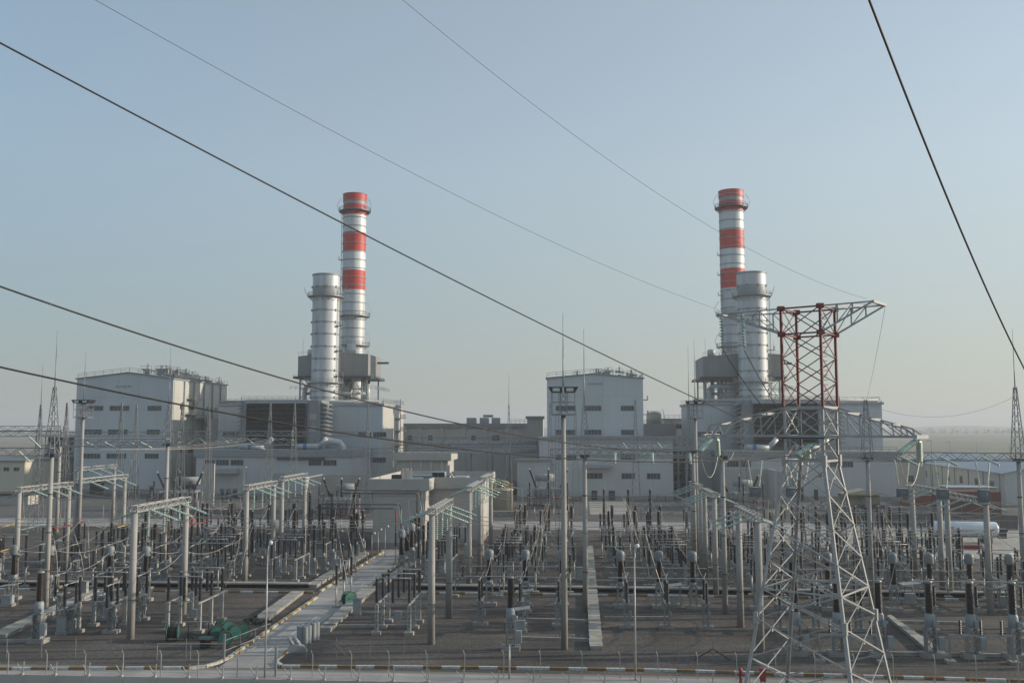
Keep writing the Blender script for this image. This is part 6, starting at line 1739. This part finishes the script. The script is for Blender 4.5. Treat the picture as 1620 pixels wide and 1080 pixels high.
# the wire leaving at the right
A_ = Vector((0,0,20))+ray(1375,0).normalized()*24; B_ = Vector((0,0,20))+ray(1632,605).normalized()*44
pts = []
for k in range(-8, 30):
    t = k/22; p = A_+(B_-A_)*t; pts.append(p+Vector((0,0,-2.0*t*(1-t))))
wire(pts, .03, 'thick dark wire falling steeply through the upper right corner')
wire(sag(GC['r1']+Vector((0,0,6.4)), GC['r2']+Vector((0,0,7.4)), 1.9), .012, 'thin earth wire sagging between the two spired columns at the right')
wire(sag(tp(1,3.0,26.95,1.1), GC['r1']+Vector((0,0,6.4)), .3), .010, 'thin wire falling from the right upper tower arm to the lattice spire')
for k, (q, l) in enumerate(zip(TJ, ('outer','inner'))):
    e = TC+CDIR[2]*(1.0+k)+Vector((0,0,19.4)) if k else tp(-1,1.2,20.3,.5)
    wire(sag(q, e, .25), .028, f'dark jumper wire falling from the {l} hanging string of the upper arm')
# tower to gantry, gantry to gantry
for k, X, l in (('l',M2.x+1.2,'left'),('m',25.5,'middle'),('r',R1.x+4,'right')):
    wire(sag(TI[k][1], (X,105,17.2), .7), .026, f'wire from the {l} pale string of the tower to the gantry beam', 'wire_pale')
    a = TI[k.upper()][1]; b = TI[k][1]; wire(sag(a, b, 1.5), .024, f'slack jumper loop under the {l} part of the crossarm', 'wire_pale')
for k, (x0, x1, y1, z1, l) in enumerate(((3.5,2.0,159,17.2,'first'),(7.5,6.5,159,17.2,'second'),(11.5,12,159,17.2,'third'),(36.5,36,200,16.5,'fourth'),(41,40,200,16.5,'fifth'),(45.5,45,200,16.5,'sixth'),(21,24,200,16.5,'seventh'),(26,30,200,16.5,'eighth'))):
    wire(sag((x0,104,16.6),(x1,y1,z1),1.6), .022, f'wire running from the front gantry towards the plant, {l} from the left group', 'wire_dark')
for px, l in ((136,'first'),(165,'second'),(205,'third'),(222,'fourth')):
    x, z = yp(px, 701, 149); wire(sag((x+2.3,149.5,z-1),(x+9,196,17.5),.6), .03, f'pale wire behind the left gantry beam, {l} from the left', 'wire_pale')
for Y, z, xa, xb, l in ((205,18.2,-118,-70,'upper'),(186,15.5,-110,-45,'lower')):
    wire(sag((xa,Y,z),(xb,Y,z),1.0), .03, f'{l} pale wire before the left hall between lattice masts', 'wire_pale')
for j, (pa, pb) in enumerate(((315,352),(352,390),(390,470),(250,315))):
    xa, za = yp(pa, 700, 199); xb, zb = yp(pb, 700, 199); wire(sag((xa+1.5,199,za),(xb-1.5,199,zb),.7), .04, f'pale sagging wire between the inverted V strings, {("first","second","third","fourth")[j]} span', 'wire_pale')
# busbars from portal to portal
rows = [[p for p in PORTALS if abs(p[1]-y) < 7] for y in (90, 119, 134)]
XL = {'near':[(-42.35,89,101,11.9),(-13.7,89,101,11.85),(16.1,88,98.5,11.5),(58.5,92,102,11.6)], 'second':[(-71.5,118,130,11.7),(-42.6,120.5,131.5,11.9),(-13.8,120.3,133.5,11.9),(16.3,117,126,11.5),(43.9,107,118,11.7)],
      'third':[(-72,133,147.5,11.9),(-42.7,135.5,147,12.2),(-13.8,136,150,12.2),(16.3,130,139.5,11.6),(44.3,121.5,131,11.8)]}
SP = ('first','second','third','fourth','fifth')
jumps = []
for nm, L in XL.items():
    full = [(L[0][0]-29,)+L[0][1:]]+L+[(L[-1][0]+29,)+L[-1][1:]]
    for j, (a, b) in enumerate(zip(full[:-1], full[1:])):
        if j == 0 and L[0][0] > -50 and nm != 'near': continue
        for k, f in enumerate((.2,.5,.8)):
            p = Vector((a[0]+3.25, a[1]+(a[2]-a[1])*f, a[3]-1.05)); q = Vector((b[0]-3.25, b[1]+(b[2]-b[1])*f, b[3]-1.05))
            w = sag(p, q, .75); wire(w, .028, f'{PH[k]} one of three sagging busbar wires, {nm} row, {SP[min(4,j)]} span from the left', 'wire_pale', 'sagging busbar wires')
            jumps.append((w, nm, j, k))
            if j > 0:
                wire(sag(Vector((a[0]-3.25,p.y,p.z)), p, .85, 8), .026, f'slack loop under the beam, {PH[k]} of three, {nm} row, portal {("one","two","three","four","five","six")[j-1]} from the left', 'wire_pale', 'slack loops under the portals')
nth = 0
for w, nm, j, k in jumps:
    for f, dxx in ((4, -1.2), (10, 1.0)):
        if random.random() < .2: continue
        p = w[f]; q = Vector((p.x+dxx+random.uniform(-.6,.6), p.y+random.uniform(-1.5,1.5), random.choice((5.2,4.7,5.4))))
        m = (p+q)/2+Vector((random.uniform(-.9,.9), random.uniform(-.5,.5), -.6))
        pts = [p*(1-t)**2+m*2*t*(1-t)+q*t*t for t in [i/9 for i in range(10)]]
        wire(pts, .024, f'pale dropper from the {PH[k]} busbar wire, {nm} row, {SP[min(4,j)]} span, {"left" if f == 4 else "right"} one', 'wire_pale', 'pale droppers from the busbar wires', 'dropper_cable')
# thick sagging cables between neighbouring apparatus of each phase
CH = [(87,6.6,'tank'),(97.5,4.7,'near isolator'),(108,5.5,'dome'),(122,4.7,'far isolator'),(131,6.6,'voltage unit'),(143,4.7,'middle isolator'),(151,6.8,'breaker'),(166,6.6,'rear voltage unit'),(175,4.7,'last isolator')]
for b in 'ABDEFHI':
    xs, bn = BAYS[b]
    for k in range(3):
        for (y0, z0, n0), (y1, z1, n1) in zip(CH[:-1], CH[1:]):
            if y0 == 87 and not (b in 'FH' or (b == 'D' and k == 1)): continue
            if b == 'A' and y0 < 108: continue
            wire(sag((xs[k]+.3,y0+.7,z0),(xs[k]+.2,y1-.9,z1),.55,8), .036, f'slack cable, {n0} to {n1}, {PH[k]} phase, {bn}', 'wire_pale', 'slack cables between apparatus', 'slack_cable', 4)
# thin background wires across the yard at low height (guard wires of the far fence)
for Y, z, l in ((184,4.0,'upper'),(184,2.6,'lower')):
    wire([(-120,Y,z),(110,Y,z)], .02, f'{l} long thin wire along the rear edge of the yard', 'wire_pale')
# ------------------------------------------------------------------ greenery and far things
def tree(x, y, h, w, label, name='tree', cat='tree', seed=1, n=420, ls=.32, group=None):
    random.seed(seed); t = T(name, label, cat, (x,y,0), 0, group)
    m = MB(); m.cyl((0,0,-.05),(.05,0,h*.45),h*.03,h*.018,8)
    for k in range(5): a = 6.28*k/5+seed; m.cyl((.05,0,h*(.3+.05*k)),(w*.35*cos(a),w*.35*sin(a),h*(.6+.05*k)),h*.014,h*.006,5)
    m.build('trunk', 'bark', t)
    cl = [(random.uniform(-.36,.36)*w, random.uniform(-.36,.36)*w, h*random.uniform(.38,.88), random.uniform(.16,.3)*w) for _ in range(11)]
    m = MB()
    for k in range(n):
        cx, cy, cz, cr = random.choice(cl)
        d = Vector((random.gauss(0,1),random.gauss(0,1),random.gauss(0,.8))).normalized()*cr*random.random()**.4
        c = Vector((cx,cy,cz))+d; a = Vector((random.gauss(0,1),random.gauss(0,1),random.gauss(0,1))).normalized(); b = a.cross(Vector((random.random()+.1,random.random(),random.random()))).normalized()
        s = ls*random.uniform(.5,1.2); m.face([c-a*s, c+b*s*.6, c+a*s, c-b*s*.6])
    m.build('crown', 'leaf_green', t)
for k, (px, yb, h, w, l) in enumerate(((799,792,5.0,7,'dark rounded bush at the corner right of the control building, left one'),(815,789,4.2,6,'dark rounded bush before the low pale block, right one'),(826,788,3.2,5,'small dark bush against the low pale block'))):
    X, Y = gp(px, yb); tree(X, Y, h, w, l, 'bush', 'bush', 30+k, 420, .4)
def tree_belt(x0, x1, y, n, seed, hh):
    random.seed(seed); m = MB()
    for k in range(n):
        x = random.uniform(x0, x1); yy = y+random.uniform(-60,60); h = hh*random.uniform(.5,1.25); w = h*random.uniform(.5,.9)
        for j in range(16):
            c = Vector((x+random.gauss(0,.35)*w, yy+random.gauss(0,.3)*w, h*random.uniform(.15,.95)))
            a = Vector((random.gauss(0,1),random.gauss(0,1),random.gauss(0,1))).normalized(); b = a.orthogonal().normalized(); s = w*.3
            m.face([c-a*s, c+b*s*.7, c+a*s, c-b*s*.7])
    o = m.build('tree_belt', 'leaf_green'); o['kind'] = 'stuff'
tree_belt(700, 2600, 2600, 260, 4, 9); tree_belt(-2600, -900, 2500, 160, 5, 9); tree_belt(900, 3400, 3600, 260, 6, 12)
for k, (px, yt, Y, l) in enumerate(((1503,698,420,'thin far lamp post above the right gantry beam, left of three'),(1545,701,700,'thin far power pole above the right gantry beam, middle of three'),(1597,704,700,'thin far power pole near the right frame edge'),(1473,696,300,'thin pole right of the crossarm tip'))):
    X, zt = yp(px, yt, Y); m = MB(); m.cyl((0,0,-.05),(0,0,zt),.16,.1,6)
    if 'power' in l: m.bar((-1.2,0,zt-1),(1.2,0,zt-1),.15); m.bar((-.9,0,zt-2.2),(.9,0,zt-2.2),.15)
    else: m.bar((0,0,zt),(-1.6,0,zt-.3),.15)
    o = m.build('far_pole', 'grey_paint'); o.location = (X,Y,0); tag(o, l, 'pole')
# ------------------------------------------------------------------ the hazy air
def haze():
    m = bpy.data.materials.new('haze'); m.use_nodes = True; n = m.node_tree.nodes; n.clear()
    o = n.new('ShaderNodeOutputMaterial'); v = n.new('ShaderNodeVolumePrincipled')
    v.inputs['Color'].default_value = (.86,.90,.95,1)
    v.inputs['Density'].default_value = HAZE
    v.inputs['Density Attribute'].default_value = ''; v.inputs['Color Attribute'].default_value = ''; v.inputs['Temperature Attribute'].default_value = ''
    v.inputs['Anisotropy'].default_value = .15
    m.node_tree.links.new(v.outputs[0], o.inputs['Volume'])
    M['haze'] = m
    mb = MB(); mb.box(-8000, 8000, -8000, 8000, -1.2, 112); struct(mb, 'haze', 'haze', 'stuff')
HAZE = .00032
haze()
